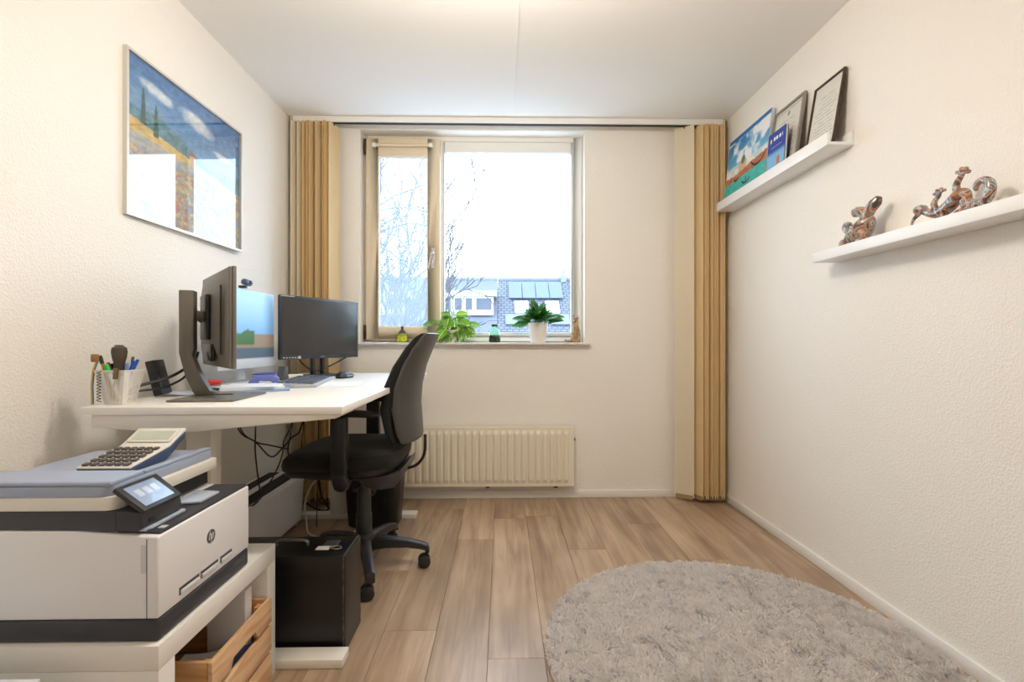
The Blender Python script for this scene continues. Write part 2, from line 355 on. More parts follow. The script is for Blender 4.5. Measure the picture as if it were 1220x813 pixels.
# ------------------------------------------------------------------ radiator
rad = thing('radiator', 'white ribbed panel radiator under the window', 'radiator', (-.15, 3.22, .09))
RX0, RX1, RZ0, RZ1, RY = -.79, .468, .099, .486, 3.19
n = 26; prof = []; pit = (RX1 - .03 - RX0 - .03) / n
RADM = mat('radiator_enamel', (232, 224, 206), .4)
for k in range(n):
    x = RX0 + .03 + k * pit
    prof += [(x + pit * .06, RY), (x + pit * .30, RY - .010), (x + pit * .72, RY - .010), (x + pit * .94, RY)]
full = [(RX0, RY)] + prof + [(RX1, RY)]
def radring(z, s): return [(x, RY + (y - RY) * s, z) for x, y in full] + [(RX1, RY + .012, z), (RX0, RY + .012, z)]
MB().loft([radring(RZ0, 0), radring(RZ0 + .02, 0), radring(RZ0 + .045, 1), radring(RZ1 - .045, 1), radring(RZ1 - .02, 0), radring(RZ1, 0)]).build('front_panel', RADM, rad)
BOX('top_grille', (RX0, RY + .0125, RZ1 - .012), (RX1, RY + .065, RZ1), RADM, rad, .003)
BOX('back_panel', (RX0, RY + .052, RZ0), (RX1, RY + .064, RZ1 - .013), RADM, rad)
for x in (RX0, RX1 - .003): BOX('side_panel', (x, RY + .0125, RZ0 + .01), (x + .003, RY + .0515, RZ1 - .0125), RADM, rad)
for x in (-.1, .35): BOX('bracket', (x - .012, RY + .01, RZ0 - .014), (x + .012, YB - .001, RZ0 - .001), mat('bracket_steel', (90, 80, 70), .5), rad)
MB().tube([(RX1 + .012, RY + .03, .40), (RX1 + .001, RY + .03, .40)], .008).build('bleed_valve', mat('bracket_steel'), rad, smooth=True)
MB().tube([(RX0 + .04, RY + .04, RZ0), (RX0 + .04, RY + .04, .002)], .008).build('supply_pipe', TRIMW, rad, smooth=True)

# ------------------------------------------------------------------ ceiling lamp (above the photographer)
lamp = thing('ceiling_lamp', 'twin globe ceiling lamp above the photographer', 'lamp', (-.06, 1.35, ZC))
MB().lathe([(.05, -.03), (.06, -.02), (.06, -.001)], (-.06, 1.35, ZC), 24).build('ceiling_rose', WHITE2, lamp, smooth=True)
MB().tube([(-.06, 1.35, ZC - .03), (-.06, 1.35, ZC - .26)], .008).build('stem', STEEL, lamp, smooth=True)
MB().tube([(-.15, 1.35, ZC - .26), (.03, 1.35, ZC - .26)], .008).build('crossbar', STEEL, lamp, smooth=True)
for x in (-.15, .03): MB().ball((x, 1.35, ZC - .335), .07, 20).build('globe', mat('warm_glow', (255, 240, 220), .4, emit=(255, 244, 228), estr=LAMP_W * 10), lamp, smooth=True)

# ================================================================== OUTSIDE
tag(MB().box((-60, 8, -4.2), (60, 90, -4.0)).build('street', mat('street_asphalt', (84, 88, 94), .9, var=.15, vscale=.4)), 'grey street far below the window', kind='structure')
def tile_mat(name, c1, c2, row):
    m = mat(name, c1, .8); nt = m.node_tree; b = nt.nodes['Principled BSDF']; tc = nt.nodes.new('ShaderNodeTexCoord')
    br = nt.nodes.new('ShaderNodeTexBrick'); mp = nt.nodes.new('ShaderNodeMapping'); mp.inputs['Rotation'].default_value = (0, 0, 0)
    nt.links.new(tc.outputs['Object'], mp.inputs['Vector']); nt.links.new(mp.outputs[0], br.inputs['Vector'])
    br.inputs['Color1'].default_value = (*rgb(*c1), 1); br.inputs['Color2'].default_value = (*[x * .85 for x in rgb(*c1)], 1); br.inputs['Mortar'].default_value = (*rgb(*c2), 1)
    br.inputs['Scale'].default_value = 1; br.inputs['Brick Width'].default_value = .3; br.inputs['Row Height'].default_value = row; br.inputs['Mortar Size'].default_value = .028
    nt.links.new(br.outputs['Color'], b.inputs['Base Color']); return m
TILE = tile_mat('roof_tiles', (92, 99, 112), (46, 51, 60), .22)
HY, HZ = 28., 4.67; SL = .84           # ridge distance and height, slope
def roof_z(y): return HZ - (HY - y) * SL
TX = HY / FPX
def hx(px, y): return (px - 599) / FPX * y
def house(label, x0, x1, roofmat, cat='house'):
    h = thing('row_house', label, cat, ((x0 + x1) / 2, 25, -4), group='row houses across the street')
    BOX('house_wall', (x0, 24.2, -4), (x1, 31.8, 1.3), mat('house_brick', (104, 90, 84), .9, var=.1), h)
    th = math.atan(SL); L = math.hypot(HY - 23.8, (HY - 23.8) * SL)
    r = MB().box((x0, 0, -.12), (x1, L, 0)).mesh('roof', ((x0 + x1) / 2, 0, 0)); r.materials.append(roofmat)
    inst('roof', r, h, (0, 23.8 - 25, roof_z(23.8) + 4), (th, 0, 0))
    r2 = MB().box((x0, -L, -.12), (x1, 0, 0)).mesh('roof', ((x0 + x1) / 2, 0, 0)); r2.materials.append(roofmat)
    inst('roof', r2, h, (0, 32.2 - 25, roof_z(23.8) + 4), (-th, 0, 0))
    MB().tube([(x0, HY, HZ + .02), (x1, HY, HZ + .02)], .12, 8).build('ridge_cap', mat('ridge_grey', (112, 122, 138), .8), h, smooth=True)
    BOX('gutter', (x0, 23.66, roof_z(23.8) - .22), (x1, 23.82, roof_z(23.8) - .06), mat('gutter_white', (206, 210, 216), .5), h)
    return h
WINW = mat('dormer_white', (186, 188, 192), .5); WPANE = mat('far_window_glass', (70, 78, 92), .12)
def dormer(h, x0, x1, z0, z1, splits, yf):
    yb = HY - (HZ - z1) / SL + .5
    d = BOX('dormer', (x0, yf, z0), (x1, yb, z1), mat('dormer_side', (104, 108, 116), .7), h)
    BOX('dormer_roof', (x0 - .15, yf - .25, z1), (x1 + .15, yb + .3, z1 + .28), WINW, d)
    xs = [x0 + (x1 - x0) * s for s in splits]
    BOX('sill_board', (x0, yf - .05, z0 - .06), (x1, yf, z0 + .12), WINW, d)
    for a, b in zip(xs[:-1], xs[1:]):
        f = MB(); w = .1; f.box((a, yf - .06, z0 + .12), (a + w, yf, z1)); f.box((b - w, yf - .06, z0 + .12), (b, yf, z1)); f.box((a + w, yf - .06, z1 - w), (b - w, yf, z1)); f.box((a + w, yf - .06, z0 + .12), (b - w, yf, z0 + .12 + w))
        f.build('dormer_window', WINW, d)
        BOX('pane', (a + w, yf - .03, z0 + .12 + w), (b - w, yf - .01, z1 - w), WPANE, d)
hA = house('grey roofed row house with a wide white dormer', hx(500, HY), hx(593, HY), mat('slate_blue_roof', (88, 95, 108), .85, var=.08, vscale=2))
dormer(hA, hx(526, 25.2), hx(588, 25.2), 2.5, 3.42, (0, .22, .43, .63, 1), 25.2)
hB = house('tiled row house with solar panels and skylights', hx(593.3, HY), hx(676, HY), TILE)
th = math.atan(SL)
def on_roof(name, m, h, px0, px1, y0, y1, up, t=.05):
    """a slab lying on the sloping roof between depths y0 and y1"""
    x0, x1 = hx(px0, HY), hx(px1, HY); L = (y1 - y0) * math.hypot(1, SL)
    me = MB().box((-(x1 - x0) / 2, 0, 0), ((x1 - x0) / 2, L, t)).mesh(name); me.materials.append(m)
    o = inst(name, me, h, (0, 0, 0), (th, 0, 0)); p = Vector(((x0 + x1) / 2, y0 - SL * up * .77, roof_z(y0) + up * .77)); o.location = p - h.location; return o
SOLAR = mat('solar_panel_glass', (84, 96, 118), .5, spec=.2)
for k in range(4): on_roof('solar_panel', SOLAR, hB, 606 + 15.4 * k, 620.6 + 15.4 * k, 26.4, 27.6, .12)
SKYL = mat('skylight_white', (214, 218, 224), .3)
for a in (612, 646): 
    f = on_roof('skylight', SKYL, hB, a, a + 15, 25.45, 26.2, .03, .1)
for a in (602, 650): on_roof('roof_window', mat('roof_window_glass', (88, 98, 116), .4), hB, a, a + 20, 24.7, 25.35, .03, .06)
hC = house('grey tiled row house past the solar panels', hx(676.3, HY), hx(790, HY), TILE)
MB().box((hx(671, HY) - .15, HY - .3, HZ - .2), (hx(671, HY) + .15, HY + .3, HZ + .15)).box((hx(671, HY) - .08, HY - .1, HZ + .15), (hx(671, HY) + .08, HY + .1, HZ + .5)).build('chimney', mat('ridge_grey'), hB)
hD = house('row house with a plain slate roof hidden behind the bare tree', hx(400, HY), hx(499.7, HY), mat('slate_blue_roof'))
dormer(hD, hx(420, 25.2), hx(482, 25.2), 2.5, 3.42, (0, .3, .6, 1), 25.2)
dormer(hC, hx(700, 25.2), hx(760, 25.2), 2.5, 3.42, (0, .3, .6, 1), 25.2)
# porch roofs of the row in front: pale flat extensions low in the pane
for k, (a, b) in enumerate(((530, 596), (602, 660), (664, 720))):
    e = thing('flat_extension', ('pale flat roofed extension below the wide dormer', 'pale flat roofed extension below the solar panels', 'pale flat roofed extension beside the window edge')[k], 'extension', (hx((a + b) / 2, 20), 21, -4), group='flat extensions of the row houses')
    BOX('extension_wall', (hx(a, 20), 19.6, -4), (hx(b, 20), 23.5, 1.16), mat('extension_render', (118, 120, 124), .8), e)
    BOX('flat_roof', (hx(a, 20) - .1, 19.4, 1.16), (hx(b, 20) + .1, 23.55, 1.3), mat('flat_roof_pale', (128, 130, 134), .7), e)
    if k < 2: BOX('roof_vent', (hx(a + 14, 20), 20.2, 1.3), (hx(a + 26, 20), 20.6, 1.42), mat('vent_dark', (84, 90, 100), .6), e)
# bare tree
def bare_tree(label, base, height, seed):
    rnd = random.Random(seed); trunk = MB(); br = MB(); tips = []
    def grow(p, d, length, r, depth):
        nseg = 4; pts = [p]; q = Vector(p); dd = Vector(d)
        for i in range(nseg):
            dd = (dd + Vector((rnd.gauss(0, .11), rnd.gauss(0, .11), rnd.gauss(.03, .08)))).normalized(); q = q + dd * (length / nseg); pts.append(q.copy())
        rr = [max(.012, r * (1 - .38 * i / nseg)) for i in range(nseg + 1)]
        (trunk if depth == 0 else br).tube(pts, rr, 6 if depth < 2 else 3)
        if depth >= 5: return
        n = (5, 5, 4, 3, 2)[depth]
        for k in range(n):
            t = rnd.uniform(.3, 1.) if k else 1.; i = min(int(t * nseg), nseg); bp = pts[i]
            side = dd.orthogonal(); side.rotate(Matrix.Rotation(rnd.uniform(0, 6.283), 3, dd)) if False else None
            ang = rnd.uniform(0, 6.283); a1 = dd.orthogonal().normalized(); a2 = dd.cross(a1); side = a1 * math.cos(ang) + a2 * math.sin(ang)
            sp = rnd.uniform(.35, .75); nd = (dd * math.cos(sp) + side * math.sin(sp) + Vector((0, 0, .12))).normalized()
            grow(bp, nd, length * rnd.uniform(.5, .72), rr[i] * .55, depth + 1)
    t = thing('bare_tree', label, 'tree', base)
    grow(Vector(base), Vector((.03, 0, 1)), height, .10, 0)
    BK = mat('bare_bark', (72, 72, 78), .9)
    trunk.build('trunk', BK, t); b = br.build('branches', BK, t, fix=False); b['kind'] = 'stuff'
bare_tree('leafless tree branching up behind the opening sash', (hx(474, 9), 9., -4.0), 4.7, 11)
bare_tree('smaller leafless tree spreading before the wide dormer', (hx(522, 14), 14., -4.0), 3.1, 23)
# ================================================================== DESK
DZ = .854; DX0, DX1, DY0, DY1 = -1.24, -.475, 1.45, 3.05
desk = thing('desk', 'white rectangular work desk on metal column legs', 'desk', (-.86, 2.25, 0))
BOX('desk_top', (DX0, DY0, DZ - .023), (DX1, DY1, DZ), WHITE, desk, .0015)
MET = mat('white_metal', (228, 224, 216), .4)
for y in (1.60, 2.92):
    MB().box((-1.01, y - .03, .03), (-.93, y + .03, .78)).build('column', MET, desk, .006)
    MB().box((-1.018, y - .037, .03), (-.922, y + .037, .30)).build('column_sleeve', MET, desk, .006) if y > 2 else None
    BOX('desk_foot', (-1.22, y - .035, .0), (-.512, y + .035, .03), MET, desk, .004)
    yy = 1.455 if y < 2 else y - .03
    MB().prism([(DX0 + .03, DZ - .0235), (DX1 - .02, DZ - .0235), (DX1 - .02, DZ - .036), (-.92, DZ - .075), (-1.02, DZ - .075), (DX0 + .03, DZ - .06)], 'y', yy, y + .03).build('top_bracket', MET, desk, .003)
BOX('crossbeam', (-1.0, 1.631, .76), (-.94, 2.889, .81), MET, desk, .004)
BOX('cable_tray', (-.965, 2.15, .70), (-.90, 2.42, .759), MET, desk, .004)

# ================================================================== LOW SHELF UNIT
UX0, UX1, UY0, UY1, UZ = -1.30, -.722, 1.035, 1.56, .407
unit = thing('shelf_unit', 'low white open shelf unit carrying the printer', 'shelf unit', (-1.0, 1.3, 0))
BOX('top_board', (UX0, UY0, UZ - .052), (UX1, UY1, UZ), WHITE, unit, .0015)
BOX('side_panel', (UX0, UY0, 0), (UX1, UY0 + .052, UZ - .0525), WHITE, unit, .0015); BOX('side_panel', (UX0, UY1 - .052, 0), (UX1, UY1, UZ - .0525), WHITE, unit, .0015)
BOX('back_panel', (UX0, UY0 + .0525, 0), (UX0 + .01, UY1 - .0525, UZ - .0525), WHITE, unit)
BOX('bottom_board', (UX0 + .0105, UY0 + .0525, 0), (UX1, UY1 - .0525, .016), WHITE, unit)
tag(MB().box((-1.5 + .13, .38, 0), (-.885, .95, .03)).box((-1.37, .38, .03), (-.885, .95, .40)).build('side_cabinet', mat('pale_cabinet', (222, 226, 234), .4), bevel=.002), 'white cabinet top corner in front of the shelf unit', 'cabinet')

# ------------------------------------------------------------------ wooden crate
def wood_mat(name, c1, c2, scale, axis=1):
    m = mat(name, c1, .6); nt = m.node_tree; b = nt.nodes['Principled BSDF']; tc = nt.nodes.new('ShaderNodeTexCoord'); mp = nt.nodes.new('ShaderNodeMapping')
    s = [scale * 9] * 3; s[axis] = scale; mp.inputs['Scale'].default_value = s; n = nt.nodes.new('ShaderNodeTexNoise'); n.inputs['Scale'].default_value = 1.; n.inputs['Detail'].default_value = 6; n.inputs['Distortion'].default_value = 1.2
    r = nt.nodes.new('ShaderNodeValToRGB'); r.color_ramp.elements[0].position = .32; r.color_ramp.elements[1].position = .62
    r.color_ramp.elements[0].color = (*rgb(*c1), 1); r.color_ramp.elements[1].color = (*rgb(*c2), 1)
    nt.links.new(tc.outputs['Object'], mp.inputs[0]); nt.links.new(mp.outputs[0], n.inputs['Vector']); nt.links.new(n.outputs['Fac'], r.inputs[0]); nt.links.new(r.outputs[0], b.inputs['Base Color']); return m
PINE = wood_mat('pine_wood', (196, 152, 112), (228, 192, 152), 3.)
PINEX = wood_mat('pine_wood_end', (184, 132, 84), (214, 166, 116), 3., 0)
CX0, CX1, CY0, CY1, CZ0, CZ1 = -1.12, -.705, 1.195, 1.50, .018, .266
crate = thing('wooden_crate', 'pine slatted crate with papers pulled part way from the shelf unit', 'crate', (-.9, 1.35, CZ0))
hh = .073
for k in range(3):
    z1 = CZ1 - k * .084; z0 = z1 - hh if k < 2 else CZ0
    for x in (CX1 - .012, CX0):
        if x > -1 and k == 0:      # top front slat with the hand-hole cut from its lower edge
            ym = (CY0 + CY1) / 2
            MB().prism([(CY0, z0), (ym - .07, z0), (ym - .055, z0 + .024), (ym + .055, z0 + .024), (ym + .07, z0), (CY1, z0), (CY1, z1), (CY0, z1)], 'x', x, x + .012).build('slat', PINE, crate, .002)
        else: BOX('slat', (x, CY0, z0), (x + .012, CY1, z1), PINE, crate, .002)
    for y in (CY0, CY1 - .012):
        BOX('slat', (CX0 + .0125, y + .0005, z0), (CX1 - .0125, y + .0115, z1), PINEX, crate, .002)
for x in (CX1 - .037, CX0 + .0125):
    for y in (CY0 + .012, CY1 - .037): BOX('corner_post', (x, y, CZ0 + .011), (x + .0245, y + .0245, CZ1 - .012), PINEX, crate, .002)
BOX('crate_bottom', (CX0 + .0125, CY0 + .012, CZ0), (CX1 - .0125, CY1 - .0125, CZ0 + .010), PINEX, crate)
PAPER = mat('white_paper', (238, 238, 236), .7); BLUEP = mat('blue_folder', (128, 158, 200), .5)
def sheet(name, label, c, w, h, t, rot, m, cat='papers', group=None, sag=.0):
    mb = MB(); n = 8; vs = [(-w / 2 + w * i / n, -sag * math.cos(math.pi * (i / n - .5))) for i in range(n + 1)]
    mb.prism(vs + [(a, b + t) for a, b in reversed(vs)], 'y', -h / 2, h / 2)
    me = mb.mesh(name, smooth=False); me.materials.append(m); o = bpy.data.objects.new(name, me); COL.objects.link(o); o.location = c; o.rotation_euler = rot
    return tag(o, label, cat, group)
sheet('loose_papers', 'curled white papers lying in the pine crate', (-.815, 1.32, .175), .16, .19, .003, (0, R(-16), R(8)), PAPER, sag=.02)
sheet('folder', 'blue folder under the loose papers in the pine crate', (-.86, 1.32, .140), .28, .21, .006, (0, R(-10), R(2)), mat('navy_folder', (70, 92, 130), .4), 'folder', sag=.01)
tag(MB().box((-.86, 1.432, .030), (-.75, 1.470, .318)).build('file_box', mat('white_card', (226, 222, 224), .6), bevel=.002), 'white cardboard file standing up in the pine crate', 'file')

# ================================================================== PRINTER
PX1, PY0, PY1 = -.73, 1.045, 1.415; PX0 = -1.15; PZ = UZ
printer = thing('printer', 'white and dark grey laser printer with tilted touch screen on the shelf unit', 'printer', (-.94, 1.23, PZ))
PWH = mat('printer_white', (230, 231, 236), .42); PGR = mat('printer_slate', (52, 54, 62), .45); PBL = mat('printer_blue_grey', (154, 166, 190), .4); PBK = mat('printer_black', (34, 35, 40), .4)
BOX('paper_tray', (PX0, PY0 + .002, PZ + .0005), (PX1 - .001, PY1, PZ + .05), PGR, printer, .008, 3)
body = MB().prism([(PX0, PZ + .0505), (PX1, PZ + .0505), (PX1, .633), (-.80, .636), (-.90, .645), (PX0, .648)], 'y', PY0, PY1).build('body', PWH, printer, .005, 3)
BOX('front_seam', (PX1 - .024, PY0 - .0006, PZ + .052), (PX1 - .0225, PY0 + .01, .628), PBK, body)
BOX('grip_recess', (PX1 - .036, PY0 - .001, .555), (PX1 - .026, PY0 + .004, .615), mat('printer_pale', (206, 208, 214), .5), body, .001)
BOX('output_deck', (-.826, PY0 + .012, .630), (PX1 - .004, PY1 - .004, .6395), PGR, printer, .003)
# tray handle slots on the front
for a, b in ((1.112, 1.185), (1.190, 1.262), (1.272, 1.325)):
    s = BOX('tray_slot', (PX1 - .006, a, PZ + .066), (PX1 + .0006, b, PZ + .083), mat('slot_dark', (70, 72, 78), .5), body)
    BOX('tray_lip', (PX1 - .002, a + .004, PZ + .0645), (PX1 + .004, b - .002, PZ + .076), mat('printer_pale'), body, .002)
# scanner base, scanner, lid
MB().prism([(PX0, .6485), (-.90, .6455), (-.80, .642), (-.775, .642), (-.762, .652), (-.768, .682), (-.80, .687), (PX0, .687)], 'y', PY0 + .002, PY0 + .13).build('control_block', PGR, printer, .004)
BOX('control_seam', (-.8205, PY0 + .0012, .645), (-.819, PY0 + .01, .686), PBK, printer)
BOX('usb_port', (-.766, PY0 + .02, .657), (-.7615, PY0 + .036, .664), PBK, printer)
BOX('scanner_neck', (PX0 + .01, PY0 + .132, .645), (-.842, PY1 - .01, .687), PBK, printer)
def rbox(x0, x1, y0, y1, z0, z1, rr):
    rings = []
    for z in (z0, z1):
        r_ = []
        for cx, cy, a0 in ((x1 - rr, y1 - .008, 0), (x0 + .008, y1 - .008, 90), (x0 + .008, y0 + .008, 180), (x1 - rr, y0 + rr, 270)):
            q = rr if cx > x0 + .01 and cy < y1 - .01 else .008
            if cx > x0 + .01 and cy > y1 - .01: cx = x1 - .008
            for k in range(7): a = R(a0 + 15 * k); r_.append((cx + q * math.cos(a), cy + q * math.sin(a), z))
        rings.append(r_)
    return MB().loft(rings)
rbox(PX0, -.816, PY0, PY1 - .005, .6875, .716, .03).build('scanner_bed', mat('printer_warm_white', (224, 221, 214), .4), printer, .002)
lid = rbox(PX0, -.828, PY0 + .001, PY1 - .012, .7165, .738, .032).build('scanner_lid', PBL, printer, .002)
MB().prism([(PY0 + .003, .7385), (PY0 + .003, .746), (PY0 + .008, .749), (PY0 + .095, .750), (PY0 + .105, .7385)], 'x', PX0 + .002, -.832).build('feeder_cover', PBL, lid, .003)
BOX('tray_rail', (-.852, PY0 + .106, .7385), (-.832, PY1 - .014, .746), PBL, lid, .002)
BOX('lid_slot', (PX0 + .10, PY0 + .103, .7388), (-1.02, PY0 + .118, .7405), PBK, lid)
# touch panel
pn = [Vector((-.815, 1.037, .738)), Vector((-.818, 1.165, .736)), Vector((-.752, 1.157, .690)), Vector((-.748, 1.033, .692))]
nrm = (pn[1] - pn[0]).cross(pn[3] - pn[0]).normalized(); nrm = nrm if nrm.x > 0 else -nrm
mb = MB(); mb.loft([[tuple(p - nrm * .010) for p in pn], [tuple(p) for p in pn]]); tp = mb.build('touch_panel', BLACKP, printer, .002)
def lerp2(u, v): return pn[0].lerp(pn[1], u).lerp(pn[3].lerp(pn[2], u), v)
def ui(u, v):
    c = mixc((112, 130, 160), (146, 160, 184), fbm(u, v, 3, 5)); 
    for cx, cy in ((.25, .6), (.5, .6), (.75, .6)): c = mixc(c, (176, 186, 204), ((abs(u - cx) < .09) & (abs(v - cy) < .16)).astype(float))
    return c
a = lerp2(.1, .88) + nrm * .0008; u_ = lerp2(.86, .88) - lerp2(.1, .88); v_ = lerp2(.1, .12) - lerp2(.1, .88)
print_panel('display', a, u_, v_, ui, 24, 16, attr_mat('screen_ui', .15, .3, .12), tp)
# output plate
MB().prism([(-.822, 1.075), (-.806, 1.055), (-.766, 1.055), (-.758, 1.068), (-.758, 1.18), (-.80, 1.185), (-.80, 1.225), (-.758, 1.235), (-.758, 1.318), (-.822, 1.33)], 'z', .640, .647).build('output_plate', mat('plate_blue_grey', (176, 188, 206), .4), printer, .002)
BOX('power_button', (-.752, PY0 + .03, .6396), (-.738, PY0 + .045, .6412), mat('printer_pale'), printer)
# round badge with the two slanted letters h p
LG = mat('badge_dark', (72, 74, 82), .35); lo = (PX1, 1.232, .560)
badge = MB().tube([(PX1 - .001, 1.232, .560), (PX1 + .0012, 1.232, .560)], .0165, 28).build('logo_badge', LG, printer, smooth=True)
lt = MB(); sl = .26
def stroke(pts, w=.0022):
    for (y0, z0), (y1, z1) in zip(pts[:-1], pts[1:]):
        A = Vector((0, y0 + z0 * sl, z0)); B = Vector((0, y1 + z1 * sl, z1)); d = (B - A).normalized(); nn = Vector((0, -d.z, d.y)) * w / 2
        A -= d * w * .3; B += d * w * .3
        f = [tuple(Vector((PX1 + .0013, lo[1], lo[2])) + q) for q in (A + nn, B + nn, B - nn, A - nn)]
        lt.loft([f, [(x + .0005, y, z) for x, y, z in f]])
stroke([(-.0085, .014), (-.0085, -.006)]); stroke([(-.0085, .004), (-.003, .006), (-.0015, .003), (-.0015, -.006)])
stroke([(.0025, .006), (.0025, -.014)]); stroke([(.0025, .006), (.008, .006), (.0085, .003), (.0085, -.003), (.007, -.006), (.0025, -.006)])
lt.build('logo_letters', mat('badge_white', (232, 232, 236), .4), badge)
for k in range(2): BOX('label_print', (PX1 - .0009, 1.34, PZ + .028 + .007 * k), (PX1 - .0006, 1.392, PZ + .0295 + .007 * k), mat('faint_print', (120, 122, 130), .6), printer)

# ------------------------------------------------------------------ calculator on the printer
CB = mat('calculator_body', (214, 210, 204), .5); CBD = mat('calculator_blue', (62, 80, 112), .5)
calc = thing('desk_calculator', 'large button calculator with raised display on the printer lid', 'calculator', (-.935, 1.245, .7465))
X0, X1 = -.993, -.868
MB().prism([(1.152, .7400), (1.152, .7485), (1.285, .772), (1.345, .803), (1.352, .800), (1.345, .785), (1.30, .755), (1.27, .7400)], 'x', X0, X1).build('case', CBD, calc, .002)
MB().prism([(1.150, .7490), (1.150, .7535), (1.285, .777), (1.350, .8105), (1.352, .8035), (1.287, .7725)], 'x', X0 - .001, X1 + .001).build('top_shell', CB, calc, .002)
sy = (.777 - .7535) / .135; ang = math.atan(sy)
km = MB().box((-.0068, -.0058, 0), (.0068, .0058, .005)).mesh('key', (0, 0, 0), .0015, 2); km.materials.append(mat('calculator_key', (84, 78, 76), .5))
for i in range(6):
    for j in range(5):
        y = 1.163 + j * .0235; inst('key', km, calc, Vector((X0 + .0155 + i * .0188, y, .7535 + (y - 1.15) * sy + .0002)) - calc.location, (ang, 0, 0), (1, 1.25, 1))
a2 = math.atan((.8105 - .777) / .065); c2 = Vector(((X0 + X1) / 2, 1.3175, .7938)); M = Matrix.Translation(c2) @ Matrix.Rotation(a2, 4, 'X')
dsp = MB().box((-.056, -.026, .0005), (.056, .026, .003), M).build('display_bezel', mat('calculator_bezel', (206, 208, 200), .4), calc, .001)
MB().box((-.048, -.017, .0031), (.048, .019, .0037), M).build('display', mat('lcd_grey', (176, 182, 170), .2), dsp)

# ================================================================== CHAIR
cx, cy = -.642, 2.265
chair = thing('office_chair', 'black swivel office chair with tall backrest pulled up to the desk', 'office chair', (cx, cy, 0))
CHP = mat('chair_plastic', (38, 39, 43), .38); mat('chair_shell', (66, 64, 64), .42)
for k in range(5):
    a = R(-69.4 + 72 * k); u = Vector((math.cos(a), math.sin(a), 0)); w = Vector((-u.y, u.x, 0)); c = Vector((cx, cy, 0)); rings = []
    for t, z, hw, ht in ((.02, .125, .030, .030), (.10, .130, .026, .026), (.20, .122, .022, .020), (.26, .110, .021, .017), (.292, .100, .020, .016), (.30, .082, .018, .008)):
        p = c + u * t; rings.append([tuple(p + w * (hw * sx) + Vector((0, 0, z + ht * sz - .01))) for sx, sz in ((-1, -.6), (-.9, .7), (-.5, 1), (.5, 1), (.9, .7), (1, -.6), (.5, -1), (-.5, -1))])
    arm = MB().loft(rings).build('base_arm', CHP, chair, smooth=True)
    p = c + u * .288
    MB().tube([p + Vector((0, 0, .085)), p + Vector((0, 0, .055))], .008).build('caster_stem', CHP, arm, smooth=True)
    cw = Vector((.3 - .12 * k, -.95, 0)).normalized(); f = Vector((-cw.y, cw.x, 0)); q = p - f * .012
    for s in (-1, 1):
        mb = MB(); ax = [q + cw * (s * .006) + Vector((0, 0, .0285)), q + cw * (s * .010) + Vector((0, 0, .0285)), q + cw * (s * .024) + Vector((0, 0, .0285)), q + cw * (s * .028) + Vector((0, 0, .0285))]
        mb.tube(ax, [.023, .0282, .0282, .022], 18); mb.build('caster_wheel', BLACKP, arm, smooth=True)
    MB().tube([q - cw * .005 + Vector((0, 0, .036)), q + cw * .005 + Vector((0, 0, .036))], .027, 14).build('caster_hood', CHP, arm, smooth=True)
MB().lathe([(.050, .085), (.050, .15), (.042, .165), (.036, .17)], (cx, cy, 0), 20).build('hub', CHP, chair, smooth=True)
MB().lathe([(.036, .172), (.036, .25), (.032, .255), (.032, .34), (.030, .345), (.030, .43)], (cx, cy, 0), 20).build('gas_column', CHP, chair, smooth=True)
# seat: cushion and pan; the sitter faces the desk (-x)
sx, sy_ = -.70, 2.255
def seat_ring(z, a, b, dx=0., p=3.4): return superring(sx + dx, sy_, z, a, b, p, 40)
def bend(r): return [(x, y, z - .9 * max(0, (-.84 - x)) ** 1.6 + .10 * max(0, x + .56) + .55 * max(0, abs(y - sy_) - .12) ** 2) for x, y, z in r]
MB().loft([bend(seat_ring(*q)) for q in ((.494, .20, .19), (.500, .245, .232), (.516, .260, .245), (.540, .264, .250), (.562, .258, .245), (.576, .240, .228), (.584, .20, .185), (.587, .12, .11), (.5875, .03, .03))]).build('seat', FABRIC, chair, smooth=True)
MB().loft([bend(seat_ring(*q)) for q in ((.442, .12, .10), (.450, .17, .15), (.474, .235, .215), (.493, .252, .235), (.502, .254, .237))]).build('seat_pan', CHP, chair, smooth=True)
MB().box((cx - .09, cy - .075, .402), (cx + .12, cy + .075, .436)).build('tilt_mechanism', CHP, chair, .012, 3)
MB().prism([(-.62, .462), (-.45, .485), (-.432, .505), (-.438, .465), (-.465, .422), (-.52, .412), (-.60, .425)], 'y', sy_ - .17, sy_ + .17).build('rear_cover', mat('chair_shell'), chair, .012, 4)
MB().tube([(cx + .02, cy - .07, .425), (cx + .03, cy - .22, .43), (cx + .03, cy - .25, .435)], [.006, .006, .009], smooth=4).build('lever', BLACKP, chair, smooth=True)
# armrests
for s, nm in ((-1, 'near'), (1, 'far')):
    y = sy_ + s * .262
    rings = []
    for z, hx_, hy in ((.440, .012, .016), (.450, .028, .022), (.472, .034, .024), (.50, .031, .020), (.515, .029, .019), (.52, .0335, .0215), (.735, .0335, .0215), (.74, .032, .020)):
        rings.append(superring(-.665 + (.0 if z > .48 else .01), y, z, hx_, hy, 5, 20))
    ar = MB().loft(rings).build('armrest_post', CHP, chair, smooth=True)
    BOX('armrest_bar', (-.70, min(y - s * .024, sy_ + s * .06), .462), (-.63, max(y - s * .024, sy_ + s * .06), .476), CHP, ar, .005)
    pr = []
    for x, z, hw, ht in ((-.712, .752, .020, .006), (-.70, .753, .034, .011), (-.66, .755, .042, .014), (-.58, .753, .044, .014), (-.53, .750, .040, .012), (-.507, .748, .030, .008), (-.500, .747, .016, .004)):
        pr.append([(x, y + hw * math.cos(t), z + ht * math.sin(t)) for t in [2 * math.pi * i / 16 for i in range(16)]])
    MB().loft(pr).build('armrest_pad', BLACKP, ar, smooth=True)
